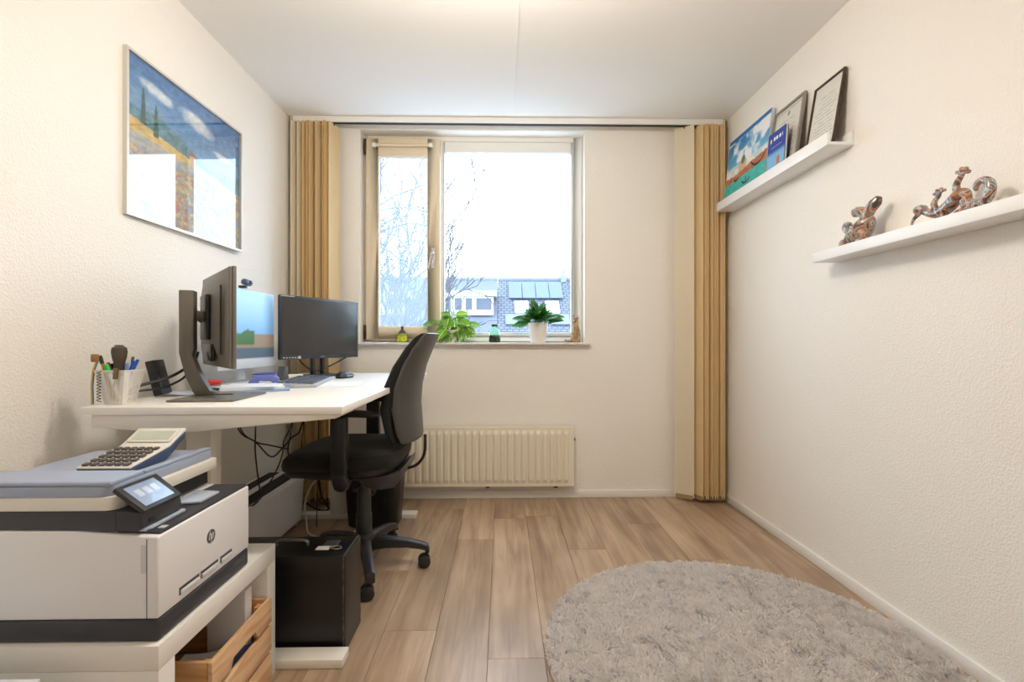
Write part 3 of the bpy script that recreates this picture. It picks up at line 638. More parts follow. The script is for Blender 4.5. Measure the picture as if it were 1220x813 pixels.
# backrest: padded front and moulded shell
bw = [(.606, -.400, .165, .022), (.614, -.404, .195, .034), (.66, -.416, .215, .045), (.76, -.428, .224, .050), (.85, -.418, .221, .046), (.94, -.392, .208, .040), (1.02, -.354, .192, .033), (1.065, -.328, .176, .027), (1.083, -.316, .155, .017), (1.087, -.313, .12, .006)]
def back_ring(z, x, hw, ht, front):
    out = []; n = 28
    for i in range(n):
        t = 2 * math.pi * i / n; c, s_ = math.cos(t), math.sin(t)
        yy = hw * math.copysign(abs(c) ** .55, c); dep = math.copysign(abs(s_) ** .7, s_)
        curve = -.055 * (yy / .22) ** 2
        out.append((x + curve + (dep * ht * .55 - ht * .42 if front else (dep * ht * .42 + ht * .5)), sy_ + .01 + yy, z))
    return out
MB().loft([back_ring(*q, True) for q in bw]).build('backrest_pad', FABRIC, chair, smooth=True)
MB().loft([back_ring(z, x, hw * 1.0, ht, False) for z, x, hw, ht in bw]).build('backrest_shell', mat('chair_shell', (66, 64, 64), .42), chair, smooth=True)
MB().tube([(-.46, sy_, .462), (-.40, sy_, .478), (-.362, sy_, .53), (-.358, sy_, .62)], .007, 8, smooth=4).build('back_support', BLACKP, chair, smooth=True)

# ================================================================== UNDER THE DESK
pc = thing('pilot_case', 'scuffed black leather pilot case standing on the floor by the chair', 'case', (-.74, 1.74, 0))
LEA = mat('black_leather', (15, 15, 16), .33, bump=.25, bscale=350, var=.25, vscale=12)
KX0, KX1, KY0, KY1, KZ = -.975, -.532, 1.648, 1.815, .322
MB().box((KX0, KY0, .012), (KX1 - .004, KY1, KZ)).build('case_body', LEA, pc, .006, 3)
MB().box((KX1 - .0035, KY0 - .004, .004), (KX1 + .004, KY1 + .006, KZ + .004)).build('side_panel', LEA, pc, .003)
BOX('lid_flap', (KX0, KY0 - .004, KZ - .06), (KX1 - .006, KY0 - .0005, KZ + .002), LEA, pc, .001)
BOX('lid_flap', (KX0, KY0 - .004, KZ + .0005), (KX1 - .006, KY1, KZ + .004), LEA, pc, .001)
for x, y in ((KX0 + .05, KY0 + .03), (KX1 - .05, KY0 + .03), (KX1 - .05, KY1 - .03), (KX0 + .05, KY1 - .03)): BOX('stud', (x - .012, y - .012, 0), (x + .012, y + .012, .0115), BLACKP, pc)
MB().tube([(-.80, 1.735, KZ + .004), (-.79, 1.735, KZ + .022), (-.70, 1.735, KZ + .022), (-.69, 1.735, KZ + .004)], .006, smooth=4).build('handle', mat('worn_chrome', (150, 150, 152), .3, .9), pc, smooth=True)
BOX('lock_plate', (-.635, 1.72, KZ + .0042), (-.585, 1.775, KZ + .0065), mat('worn_chrome'), pc, .001)
MB().tube([(KX1 - .003, KY0 - .005, .008), (KX1 - .003, KY0 - .005, KZ + .004), (KX1 - .003, KY1, KZ + .006)], .0028, 6).build('edge_piping', mat('worn_piping', (70, 66, 64), .6, var=.9, vscale=60), pc, smooth=True)
mb = MB(); mb.box((-.79, 1.6432, .190), (-.782, 1.6438, .201)); mb.build('scuff_mark', mat('scuff_grey', (150, 148, 144), .6), pc)
st = thing('key_tag', 'small white plastic tag with buckle lying on the black case', 'tag', (-.60, 1.70, KZ + .0075))
BOX('tag_card', (-.645, 1.685, KZ + .0072), (-.60, 1.715, KZ + .0105), mat('tag_white', (222, 216, 208), .4), st, .001)
MB().tube([(-.60, 1.70, KZ + .010), (-.575, 1.712, KZ + .012), (-.56, 1.70, KZ + .010), (-.575, 1.69, KZ + .0095), (-.60, 1.70, KZ + .010)], .003, smooth=4).build('buckle', mat('worn_chrome'), st, smooth=True)

bn = thing('waste_bin', 'black plastic waste bin with oval hand hole behind the chair column', 'waste bin', (-.735, 2.83, 0))
rings = [superring(-.735, 2.83, z, a, b, 4.5, 40) for z, a, b in ((0, .130, .085), (.012, .142, .097), (.33, .163, .115), (.338, .168, .120), (.345, .166, .118), (.345, .158, .110), (.33, .155, .107), (.02, .134, .089), (.014, .06, .04))]
MB().loft(rings).build('bin_body', mat('bin_black', (22, 22, 24), .4), bn, smooth=True)
rr = []
for s in (1, .8): rr.append([(-.722 + .020 * s * math.cos(t), 2.714 - .0045 * 0, .235 + .045 * s * math.sin(t)) for t in [2 * math.pi * i / 24 for i in range(24)]])
MB().loft([[(x, 2.7235 - (z - .2) * .06, z) for x, y, z in rr[0]], [(x, 2.7165 - (z - .2) * .06, z) for x, y, z in rr[0]], [(x, 2.7165 - (z - .2) * .06, z) for x, y, z in rr[1]], [(x, 2.7225 - (z - .2) * .06, z) for x, y, z in rr[1]]]).build('hand_hole', mat('bin_grey', (92, 94, 108), .4), bn, smooth=True)

sb = thing('storage_box', 'long white plastic box with dark open top under the desk', 'storage box', (-1.26, 2.45, 0))
BX0, BX1, BY0, BY1 = -1.36, -1.150, 2.08, 2.84
PLW = mat('box_white', (236, 237, 240), .45)
MB().loft([[(BX0 + e, BY0 + e, z), (BX1 - e, BY0 + e, z), (BX1 - e, BY1 - e, z), (BX0 + e, BY1 - e, z)] for z, e in ((.025, .012), (.27, .0), (.27, -.004), (.296, -.004))]).build('box_body', PLW, sb, .004)
for x0, x1 in ((BX0 + .02, BX0 + .09), (BX0 + .115, BX1 - .012)): BOX('opening', (x0, BY0 + .03, .2955), (x1, BY1 - .02, .2975), mat('void_black', (14, 13, 13), .7), sb)
MB().prism([(BX0 + .092, .2965), (BX0 + .092, .305), (BX0 + .113, .305), (BX0 + .113, .2965)], 'y', BY0 + .03, BY1 - .02).build('divider', PLW, sb, .002)
BOX('grip', (BX0 + .1, 2.36, .299), (BX0 + .13, 2.5, .306), PLW, sb, .002)
for x in (BX0 + .03, BX1 - .03):
    for y in (BY0 + .05, BY1 - .05): MB().tube([(x - .01, y, .0125), (x + .01, y, .0125)], .0125, 12).build('wheel', mat('wheel_grey', (180, 180, 180), .5), sb, smooth=True)
def cable(label, pts, r=.0035, m=CABLEB, name='cable', cat='cable', group=None):
    return tag(MB().tube(pts, r, 6, smooth=5).build(name, m, smooth=True), label, cat, group)
G = 'cables under the desk'
cable('black cable drooping low in a loop under the desk', [(-1.06, 1.95, .825), (-1.035, 1.93, .70), (-.965, 1.92, .655), (-.905, 1.92, .597), (-.86, 1.92, .633), (-.825, 1.92, .672), (-.80, 1.94, .70), (-.78, 1.97, .825)], .0032, group=G)
cable('black cable crossing the drooping loop to the knot', [(-1.04, 1.90, .825), (-1.02, 1.92, .70), (-.97, 1.935, .652), (-.92, 1.935, .640), (-.868, 1.93, .630), (-.85, 1.95, .62)], .003, group=G)
cable('black cable hanging straight down to the long white box', [(-.98, 1.945, .825), (-.978, 1.945, .70), (-.982, 1.95, .62), (-.98, 1.96, .54), (-1.0, 2.02, .42), (-1.10, 2.15, .33), (-1.2, 2.2, .31)], .003, group=G)
cable('thin black cable slanting from the tray down to the knot', [(-.85, 2.0, .825), (-.85, 1.98, .72), (-.872, 1.96, .655), (-.875, 1.95, .60), (-.905, 1.96, .53), (-1.0, 2.03, .40), (-1.12, 2.2, .312)], .003, group=G)
cable('thin black cable beside the desk bracket edge', [(-.80, 1.90, .825), (-.815, 1.90, .72), (-.83, 1.91, .66), (-.845, 1.93, .62), (-.838, 1.935, .585)], .0025, group=G)
cable('thin black cable looping beside the cream blind', [(-1.06, 2.6, .825), (-1.08, 2.62, .70), (-1.07, 2.64, .62), (-1.09, 2.66, .5), (-1.10, 2.7, .42)], .003, group=G)
cable('black cable dropping behind the seat front edge', [(-1.00, 2.62, .825), (-1.01, 2.62, .76), (-.99, 2.63, .70), (-1.0, 2.66, .45), (-1.03, 2.72, .2), (-1.04, 2.74, .012)], .003, group=G)
cable('white cable looping from the blind across the plank floor', [(-1.0, 2.80, .42), (-1.03, 2.80, .30), (-1.10, 2.82, .22), (-1.14, 2.83, .12), (-1.12, 2.80, .02), (-1.05, 2.66, .006), (-.94, 2.60, .006), (-.86, 2.64, .006), (-.80, 2.70, .006)], .005, CABLEW)
cable('black cable bundle on the floor behind the long white box', [(-1.12, 2.98, .25), (-1.10, 2.97, .12), (-1.06, 2.985, .03), (-1.13, 3.0, .02), (-1.2, 3.0, .06)], .005, group=G)
# ================================================================== ON THE DESK
def monitor(label, loc, rz, w, h, zb, shell, chin=.02, bezel=.012, screen=None, thick=.03, stand=True):
    """local frame: screen looks along -y, origin on the desk"""
    t = thing('monitor', label, 'monitor', loc, rz)
    zt = zb + h
    MB().box((-w / 2, 0, zb), (w / 2, .012, zt)).build('bezel', shell, t, .003, local=True)
    rings = [[(-w / 2 * s, y, zb + h * (.5 - .5 * s)), (w / 2 * s, y, zb + h * (.5 - .5 * s)), (w / 2 * s, y, zb + h * (.5 + .5 * s)), (-w / 2 * s, y, zb + h * (.5 + .5 * s))] for s, y in ((.995, .0125), (.985, .022), (.80, thick), (.55, thick + .014))]
    MB().loft(rings).build('back_shell', shell, t, .004, local=True)
    return t, zt
MGR = mat('monitor_grey', (100, 94, 86), .45); MBK = mat('monitor_black', (44, 47, 54), .4)
MSC = mat('dark_screen', (52, 51, 52), .22, coat=.3)
# near monitor seen from behind
z0 = DZ + .0005
t1, zt = monitor('dark grey monitor seen from behind on a tall bent stand', (-1.0255, 1.7955, DZ), R(130.2), .47, .34, .102, MGR, thick=.03)
BOX('screen', (-.225, -.0012, .115), (.225, -.0002, .432), MSC, t1, local=True)
BOX('vent_strip', (-.19, .034, .15), (-.184, .040, .38), BLACKP, t1, local=True)
BOX('mount_plate', (-.06, .0445, .20), (.06, .058, .36), BLACKP, t1, .004, local=True)
BOX('port_recess', (-.11, .040, .125), (.08, .0475, .185), BLACKG, t1, .003, local=True)
MB().tube([(.0, .058, .28), (.0, .075, .285), (.0, .100, .285)], [.022, .018, .022], 12).build('mount_arm', MGR, t1, smooth=True, local=True)
sc_mb = MB().prism([(-.018, .370), (.026, .370), (.026, .165), (.020, .150), (.040, .09), (.075, .022), (.105, .012), (.145, .012), (.145, .0065), (.03, .0065), (.002, .07), (-.018, .155)], 'y', -.024, .024)
sc = sc_mb.build('stand_column', MGR, t1, .004, local=True); sc.rotation_euler = (0, 0, R(18 - 130.2)); sc.location = (-.02, .109, 0)
sb_ = MB().box((-.08, -.135, .0005), (.125, .115, .0068)).build('stand_base', MGR, t1, .003, local=True); sb_.rotation_euler = (0, 0, R(3 - 130.2)); sb_.location = (-.093, .038, 0)
# middle monitor, lit wallpaper
t2, zt = monitor('silver chinned all in one screen lit with a blue wallpaper', (-1.17, 2.265, DZ), R(90), .50, .362, .072, mat('silver_shell', (196, 200, 206), .35), thick=.028)
BOX('chin', (-.25, -.004, .072), (.25, -.0003, .112), mat('silver_shell'), t2, .001, local=True)
def wall_paper(u, v):
    c = mixc((88, 140, 190), (150, 190, 222), v); c = mixc(c, (70, 92, 108), ((v < .16)).astype(float))
    c = mixc(c, (136, 120, 104), ((v > .16) & (v < .34 + .06 * fbm(u, v * 0, 6, 3))).astype(float))
    c = mixc(c, (52, 96, 52), ((v > .2) & (v < .30 + .16 * fbm(u, v, 9, 8)) & (u < .6)).astype(float)); return c
print_panel('screen', (-.245, -.0008, .118), (.49, 0, 0), (0, 0, .312), wall_paper, 60, 44, attr_mat('lit_screen', .3, .0, .30), t2, local=True)
MB().box((-.03, .030, .02), (.03, .044, .2)).build('stand_column', mat('silver_shell'), t2, .003, local=True)
BOX('stand_base', (-.11, -.03, .0005), (.11, .10, .008), mat('silver_shell'), t2, .003, local=True)
wc = thing('webcam', 'small dark webcam clipped above the blue lit screen', 'webcam', (-1.165, 2.215, DZ + .4345), R(96))
MB().tube([(-.035, -.012, .026), (-.028, -.012, .026), (.028, -.012, .026), (.035, -.012, .026)], [.009, .0145, .0145, .009], 14).build('webcam_body', mat('webcam_grey', (64, 78, 102), .3), wc, smooth=True, local=True)
MB().tube([(0, -.026, .026), (0, -.030, .026)], .009, 14).build('lens', BLACKG, wc, smooth=True, local=True)
MB().box((-.012, -.010, .001), (.012, .02, .012)).build('clip', BLACKP, wc, .002, local=True)
# far monitor, dark screen
a3 = math.atan2(.504, .247)
t3, zt = monitor('wide black monitor with dark screen in front of the tan blind', (-1.008, 2.745, DZ), math.atan2(.504, .247), .56, .334, .101, MBK, thick=.03)
BOX('screen', (-.268, -.0012, .127), (.268, -.0002, .423), MSC, t3, local=True)
BOX('brand_strip', (-.276, -.001, .4285), (-.19, -.0002, .4315), mat('print_white', (200, 204, 210), .5), t3, local=True)
for k in range(6): BOX('button', (-.262 + .018 * k, -.0016, .108), (-.252 + .018 * k, -.0002, .113), mat('print_white'), t3, local=True)
BOX('energy_sticker', (-.165, -.001, .1035), (-.150, -.0002, .118), mat('print_white'), t3, local=True)
BOX('logo', (-.012, -.001, .108), (.014, -.0002, .114), mat('print_grey', (140, 144, 150), .5), t3, local=True)
for s in (-.04, .03): MB().prism([(.03, .01), (.055, .01), (.058, .26), (.045, .26)], 'x', s, s + .02).build('stand_leg', MBK, t3, .002, local=True)
BOX('stand_bracket', (-.05, .0445, .16), (.06, .0449, .28), MBK, t3, local=True)
BOX('stand_base', (-.12, -.06, .0005), (.12, .11, .011), MBK, t3, .003, local=True)

# keyboard and mouse
kb = thing('keyboard', 'grey computer keyboard on the desk before the dark monitor', 'keyboard', (-.905, 2.28, DZ), R(101))
MB().prism([(-.078, .0005), (-.078, .012), (.078, .022), (.078, .0005)], 'x', -.235, .235).build('keyboard_case', mat('keyboard_grey', (176, 180, 186), .45), kb, .003, local=True)
km_ = MB()
for i in range(22):
    for j in range(6):
        if i in (15, 19) or (i > 15 and j == 5 and i > 19): continue
        x = -.226 + i * .0208; y = -.062 + j * .0225 + (.004 if j == 5 else 0); z = .012 + (y + .078) / .156 * .010
        if j == 0 and 4 <= i <= 8:
            if i == 4: km_.box((x, y, z), (x + .0205 * 5 - .003, y + .019, z + .006))
            continue
        km_.box((x, y, z), (x + .0176, y + .019, z + .006))
o = km_.build('keys', mat('key_dark', (92, 100, 114), .5), kb, local=True); o['kind'] = 'stuff'
mo = thing('computer_mouse', 'black oval mouse lying beside the keyboard', 'mouse', (-.845, 2.62, DZ), R(75))
MB().loft([superring(0, 0, z, a, b, 2.6, 28) for z, a, b in ((.0005, .058, .030), (.008, .062, .034), (.018, .058, .032), (.028, .046, .025), (.034, .028, .015), (.0355, .008, .005))]).build('mouse_shell', BLACKP, mo, smooth=True, local=True)
MB().tube([(-.036, -.004, .029), (-.036, .004, .029)], .008, 12).build('scroll_wheel', DARKP, mo, smooth=True, local=True)
BOX('side_strip', (-.03, -.0345, .010), (.045, -.031, .016), mat('mouse_silver', (160, 160, 165), .4), mo, .001, local=True)
tag(MB().box((-.15, -.105, 0), (.15, .105, .0008)).build('note_sheet', PAPER), 'single white sheet lying between keyboard and mouse', 'paper')
bpy.data.objects['note_sheet'].location = (-.76, 2.25, DZ + .0003); bpy.data.objects['note_sheet'].rotation_euler = (0, 0, R(100))
# papers on a blue folder by the near monitor
def flat(name, label, cat, c, w, d, t, rz, m, bevel=.001):
    o = MB().box((-w / 2, -d / 2, 0), (w / 2, d / 2, t)).build(name, m, bevel=bevel); o.location = c; o.rotation_euler = (0, 0, R(rz)); return tag(o, label, cat)
flat('document_folder', 'light blue folder under the paper stack behind the monitor stand', 'folder', (-.99, 1.965, DZ + .0005), .25, .20, .007, 24, BLUEP)
ps = sheet('paper_stack', 'stack of white papers on the light blue folder', (-1.0, 1.965, DZ + .0080), .22, .18, .010, (0, 0, R(28)), PAPER); 
flat('top_document', 'slightly turned white sheet on top of the paper stack', 'paper', (-1.0, 1.965, DZ + .0185), .20, .18, .0015, 12, mat('paper_bluish', (232, 236, 244), .6))
sheet('curled_sheet', 'curled white sheet tucked under the bent monitor stand', (-1.155, 1.815, DZ + .008), .11, .12, .0015, (0, 0, R(28)), PAPER, sag=.007)
# blue tape dispenser / punch
hp_ = thing('hole_punch', 'periwinkle blue hole punch beside the paper stack', 'hole punch', (-1.03, 2.125, DZ), R(20))
MB().prism([(-.06, .0005), (-.06, .022), (-.035, .050), (.03, .054), (.055, .038), (.06, .0005), (.035, .0005), (.028, .024), (-.02, .026), (-.03, .0005)], 'y', -.026, .026).build('punch_frame', mat('periwinkle', (112, 124, 198), .4), hp_, .004, local=True)
MB().prism([(-.045, .051), (.05, .058), (.05, .063), (-.045, .058)], 'y', -.022, .022).build('lever', mat('periwinkle_dark', (86, 92, 170), .4), hp_, .002, local=True)
ca = thing('phone_stand', 'small dark grey wedge holder before the silver screen', 'holder', (-1.045, 2.33, DZ), R(70))
MB().prism([(-.02, .0005), (.02, .0005), (.014, .075), (-.006, .078)], 'y', -.02, .02).build('wedge', mat('wedge_grey', (86, 88, 92), .4), ca, .002, local=True)
MB().box((-.030, -.022, .0005), (-.0205, .022, .012)).build('ledge', mat('wedge_grey'), ca, .002, local=True)
flat('notebook', 'purple notebook lying under the silver screen', 'notebook', (-1.06, 2.42, DZ + .0005), .09, .15, .016, 8, mat('purple_cover', (118, 74, 128), .5))
flat('notepad', 'cream notepad lying on the purple notebook', 'notepad', (-1.055, 2.42, DZ + .0175), .08, .13, .012, -6, mat('cream_paper', (228, 214, 180), .7))
flat('sticky_notes', 'pale yellow block of notes near the keyboard', 'notes', (-1.0, 2.245, DZ + .0005), .06, .05, .014, 20, mat('yellow_paper', (222, 206, 130), .7))
stp = thing('stapler', 'red stapler lying behind the bent monitor stand', 'stapler', (-1.155, 1.925, DZ), R(40))
MB().prism([(-.05, .0005), (.05, .0005), (.05, .010), (-.045, .014)], 'y', -.016, .016).build('stapler_base', BLACKP, stp, .002, local=True)
MB().prism([(-.05, .016), (.046, .026), (.05, .040), (-.02, .046), (-.052, .034)], 'y', -.016, .016).build('stapler_top', mat('red_plastic', (196, 36, 40), .35), stp, .004, local=True)
mo_ = thing('router', 'flat black box leaning against the wall behind the monitor stand', 'box', (-1.225, 1.76, DZ), R(0))
o = MB().box((-.014, -.045, .0), (.014, .045, .125)).build('router_case', BLACKP, mo_, .004, local=True); o.rotation_euler = (0, R(-13), R(15)); o.location = (.015, 0, .0045)
o2 = MB().box((.0142, -.03, .02), (.0146, .03, .1)).build('front_grille', BLACKG, o, local=True)
cable('thick black cable curving from the monitor ports over the desk edge', [(-1.11, 1.795, DZ + .155), (-1.115, 1.77, DZ + .115), (-1.15, 1.70, DZ + .07), (-1.20, 1.62, DZ + .045), (-1.222, 1.57, DZ + .012), (-1.215, 1.60, DZ + .005)], .005, group='cables on the desk')
cable('second black cable curling beside the pen cup', [(-1.135, 1.82, DZ + .15), (-1.15, 1.79, DZ + .07), (-1.17, 1.70, DZ + .035), (-1.20, 1.625, DZ + .03), (-1.225, 1.60, DZ + .012), (-1.195, 1.60, DZ + .006)], .004, group='cables on the desk')
cable('black cable behind the stand of the dark monitor', [(-1.10, 2.62, DZ + .14), (-1.09, 2.66, DZ + .08), (-1.05, 2.75, DZ + .03), (-1.0, 2.88, DZ + .06), (-.95, 2.97, DZ + .10)], .004, group='cables on the desk')
# ------------------------------------------------------------------ pen cup
pcx, pcy = -1.186, 1.532
cup = thing('pen_cup', 'white wire mesh pen cup on the desk corner', 'pen cup', (pcx, pcy, DZ))
def mesh_metal():
    m = bpy.data.materials.new('wire_mesh'); m.use_nodes = True; nt = m.node_tree; b = nt.nodes['Principled BSDF']; b.inputs['Base Color'].default_value = (*rgb(232, 230, 224), 1); b.inputs['Roughness'].default_value = .4; return m
WM = mesh_metal()
def cr(z, s=1.): f = z / .105; r_ = .030 + .021 * f; return superring(pcx, pcy, DZ + .0008 + z, r_ * s, r_ * s * .92, 5, 48)
cage = MB(); n = 48
rows = [cr(.105 * k / 24) for k in range(25)]
for k in range(24):
    for i in range(n):
        for di in (1, -1):
            a, b = Vector(rows[k][i]), Vector(rows[k + 1][(i + di) % n]); d_ = Vector((a.x - pcx, a.y - pcy, 0)).normalized(); w = (b - a).cross(d_).normalized() * .0008
            cage.add([a - w, a + w, b + w, b - w], [(0, 1, 2, 3)])
o = cage.build('mesh_wall', WM, cup, fix=False); o['kind'] = 'stuff'
MB().loft([cr(.100, 1.01), cr(.106, 1.03), cr(.106, .97), cr(.100, .975)], cap=False).build('rim', WM, cup, smooth=True)
MB().loft([cr(0, 1.0), cr(.004, 1.01)]).build('cup_base', WM, cup)
for k in (0, 12, 24, 36):
    k += 6; MB().tube([rows[j][k] for j in (0, 12, 24)], .0022, 6).build('corner_wire', WM, cup, smooth=True)
def pen(label, name, foot, head, r, c, cap=None, caplen=.25):
    A = Vector((pcx + foot[0], pcy + foot[1], DZ + .010)); B = Vector((pcx + head[0], pcy + head[1], DZ + head[2])); t = thing(name, label, name.replace('_', ' '), A)
    k = A.lerp(B, 1 - caplen); MB().tube([A, A.lerp(B, .06), k], [r * .3, r, r], 8).build('barrel', mat('pen_%d_%d_%d' % c, c, .35), t, smooth=True)
    cc = cap or c; MB().tube([k, B.lerp(k, .04), B], [r * 1.18, r * 1.15, r * .7], 8).build('cap', mat('pen_%d_%d_%d' % cc, cc, .35), t, smooth=True)
pen('green felt pen leaning in the mesh cup', 'felt_pen', (.01, -.012), (-.028, -.02, .124), .0055, (240, 240, 240), (40, 190, 70))
pen('blue capped pen at the rim of the mesh cup', 'pen', (-.012, .006), (.042, .002, .134), .004, (225, 228, 235), (30, 90, 190))
pen('white ballpoint with blue clip in the mesh cup', 'ballpoint', (.012, .010), (.030, -.012, .128), .0042, (236, 238, 242), (120, 150, 215))
pen('dark blue pen beside the blue capped pen', 'pen', (-.004, -.006), (.046, .012, .137), .004, (60, 110, 200), (40, 80, 170))
pen('brown wooden pencil between the pens', 'pencil', (.004, .018), (.031, .012, .146), .0035, (178, 140, 88), (120, 92, 60), .12)
pen('red tipped pen in the mesh cup', 'pen', (.016, -.002), (-.036, -.002, .128), .004, (70, 150, 190), (205, 50, 44), .12)
pen('black marker standing in the mesh cup', 'marker', (.0, .012), (-.034, .010, .124), .006, (30, 30, 34))
pen('orange brush handle poking out of the mesh cup', 'brush', (-.010, -.012), (-.052, -.012, .150), .0045, (214, 150, 50), (60, 62, 68), .18)
scd = thing('screwdriver', 'thick dark brown tool handle standing in the mesh cup', 'tool handle', (pcx + .0, pcy + .0, DZ + .012))
MB().lathe([(.003, .0), (.003, .07), (.010, .075), (.016, .095), (.014, .112), (.019, .132), (.021, .150), (.019, .162), (.010, .168), (.002, .169)], (pcx - .004, pcy + .002, DZ + .012), 16).build('grip', mat('brown_rubber', (74, 62, 50), .4), scd, smooth=True)
MB().lathe([(.012, .1685), (.012, .1705), (.004, .171)], (pcx - .004, pcy + .002, DZ + .012), 14).build('end_cap', mat('cap_blue_grey', (110, 120, 140), .3), scd, smooth=True)
ly = MB(); pts = [Vector((pcx - .044, pcy - .034, DZ + .135)), Vector((pcx - .052, pcy - .038, DZ + .105)), Vector((pcx - .053, pcy - .042, DZ + .06)), Vector((pcx - .050, pcy - .044, DZ + .02)), Vector((pcx - .050, pcy - .044, DZ + .004))]
lan = thing('lanyard', 'yellow and teal ribbon hanging over the mesh cup edge', 'ribbon', pts[-1])
for off, c in ((0, (226, 168, 52)), (.0045, (66, 128, 140))):
    mb = MB(); mb.loft([[p + Vector((off - .002, -.001, 0)), p + Vector((off + .002, -.001, 0)), p + Vector((off + .002, .0005, 0)), p + Vector((off - .002, .0005, 0))] for p in pts]); mb.build('ribbon_strand', mat('ribbon_%d' % c[0], c, .6), lan)
MB().box(pts[0] + Vector((-.016, -.004, -.004)), pts[0] + Vector((.006, .004, .020)), ).build('clasp', mat('clasp_brown', (150, 112, 60), .5), lan, .003)
spr = []
for i in range(80): spr.append((pcx - .022 + .0055 * math.cos(i * .8), pcy - .0445 + .013 * (1 - i / 80) * 0 + .0040 * math.sin(i * .8) - .008, DZ + .104 - i * .00115))
tag(MB().tube(spr, .0012, 5).build('coiled_cord', BLACKP, smooth=True), 'black coiled cord hanging down the front of the mesh cup', 'cord')
kc = thing('binder_clip', 'small bronze clip gripping the mesh cup rim', 'clip', (pcx + .026, pcy - .050, DZ + .075))
MB().prism([(-.0555 + pcy, DZ + .080), (-.052 + pcy, DZ + .112), (-.046 + pcy, DZ + .112), (-.0505 + pcy, DZ + .080)], 'x', pcx + .020, pcx + .033).build('clip_body', mat('bronze_clip', (122, 100, 66), .35, .7), kc, .001)
MB().tube([(pcx + .026, pcy - .054, DZ + .081), (pcx + .024, pcy - .057, DZ + .058), (pcx + .028, pcy - .057, DZ + .058), (pcx + .027, pcy - .054, DZ + .081)], .001, 5).build('clip_wire', STEEL, kc)

# ================================================================== PICTURE ON THE DESK WALL
py0, py1, pz0, pz1 = 1.793, 2.547, 1.512, 2.127; pxw, pxf = XL + .001, -1.355
pic = thing('framed_picture', 'large framed landscape print with a blue sky and flower meadow', 'picture', (pxw, (py0 + py1) / 2, pz0), R(-1.2))
W2, H2 = (py1 - py0), (pz1 - pz0); ALU = mat('silver_frame', (212, 208, 202), .35, .3)
fr = MB(); w = .010; dpt = .024
for a, b in (((0, -W2 / 2, 0), (dpt, -W2 / 2 + w, H2)), ((0, W2 / 2 - w, 0), (dpt, W2 / 2, H2)), ((0, -W2 / 2 + w, 0), (dpt, W2 / 2 - w, w)), ((0, -W2 / 2 + w, H2 - w), (dpt, W2 / 2 - w, H2))): fr.box(a, b)
fr.build('frame', ALU, pic, local=True); BOX('backing', (.002, -W2 / 2 + w, w), (.010, W2 / 2 - w, H2 - w), mat('backing_board', (120, 100, 80), .9), pic, local=True)
def landscape(u, v):
    n = fbm(u, v, 9, 1); n2 = fbm(u * 1.4, v * 1.4, 26, 4); n3 = fbm(u, v, 40, 9)
    c = mixc((120, 168, 208), (58, 116, 178), (v - .55) / .45); c = c + (n2[..., None] - .5) * 26
    def cloud(c, cx, cy, a, b, sl, s): 
        d = ((u - cx) / a) ** 2 + ((v - cy - sl * (u - cx)) / b) ** 2; return mixc(c, (226, 232, 240), np.clip(1.25 - d - (1 - fbm(u, v, 14, s)) * .75, 0, 1) * 1.5)
    c = cloud(c, .22, .86, .16, .05, -.10, 20); c = cloud(c, .55, .84, .20, .075, -.14, 31); c = cloud(c, .80, .70, .12, .03, -.1, 36)
    hill = .66 - .10 * u + .05 * np.sin(u * 7) ; c = mixc(c, (112, 152, 190), (v < hill + .07 + .05 * np.sin(u * 5 + 2) + .03 * n).astype(float) * .8); c = mixc(c, mixc((52, 112, 124), (122, 158, 176), n2), (v < hill + .03 * n).astype(float))
    fld = .61 - .17 * u; c = mixc(c, mixc((206, 170, 88), (226, 200, 126), n2), (v < fld + .02 * n).astype(float))
    md = .50 - .06 * u; c = mixc(c, mixc((150, 158, 168), (196, 190, 178), n2), (v < md + .04 * n).astype(float))
    fl = mixc((136, 150, 132), (198, 170, 146), n2); fl = mixc(fl, (200, 120, 100), (n3 > .58).astype(float) * .7); fl = mixc(fl, (216, 200, 140), (fbm(u, v, 36, 44) > .6).astype(float) * .8); fl = mixc(fl, (140, 156, 190), (fbm(u, v, 30, 55) > .62).astype(float) * .8)
    c = mixc(c, fl, (v < .42 + .05 * n).astype(float))
    for cx, b, h, ww in ((.115, .60, .24, .020), (.205, .56, .22, .020), (.83, .49, .10, .010), (.88, .47, .10, .010), (.95, .46, .12, .010)):
        t = (v - b) / h; c = mixc(c, (36, 84, 70), ((t > 0) & (t < 1) & (np.abs(u - cx) < ww * np.sqrt(np.clip(1 - t, 0, 1)) * (.8 + .5 * n2))).astype(float))
    c = mixc(c, (214, 178, 150), ((np.abs(u - .50) < .022) & (v > .53) & (v < .575)).astype(float)); c = mixc(c, (176, 96, 70), ((np.abs(u - .50) < .03 - (v - .575)) & (v > .575) & (v < .595)).astype(float))
    return c + (fbm(u, v * 2.5, 34, 77)[..., None] - .5) * 46 + (fbm(u * 2, v, 22, 88)[..., None] - .5) * np.array((30, 22, 10))
print_panel('print', (.0115, -W2 / 2 + w, w), (0, W2 - 2 * w, 0), (0, 0, H2 - 2 * w), landscape, 220, 180, attr_mat('print_ink', .6), pic, local=True)
BOX('glazing', (.0195, -W2 / 2 + w, w), (.0215, W2 / 2 - w, H2 - w), glass_mat('picture_glass', (1, 1, 1), 1.8), pic, local=True)

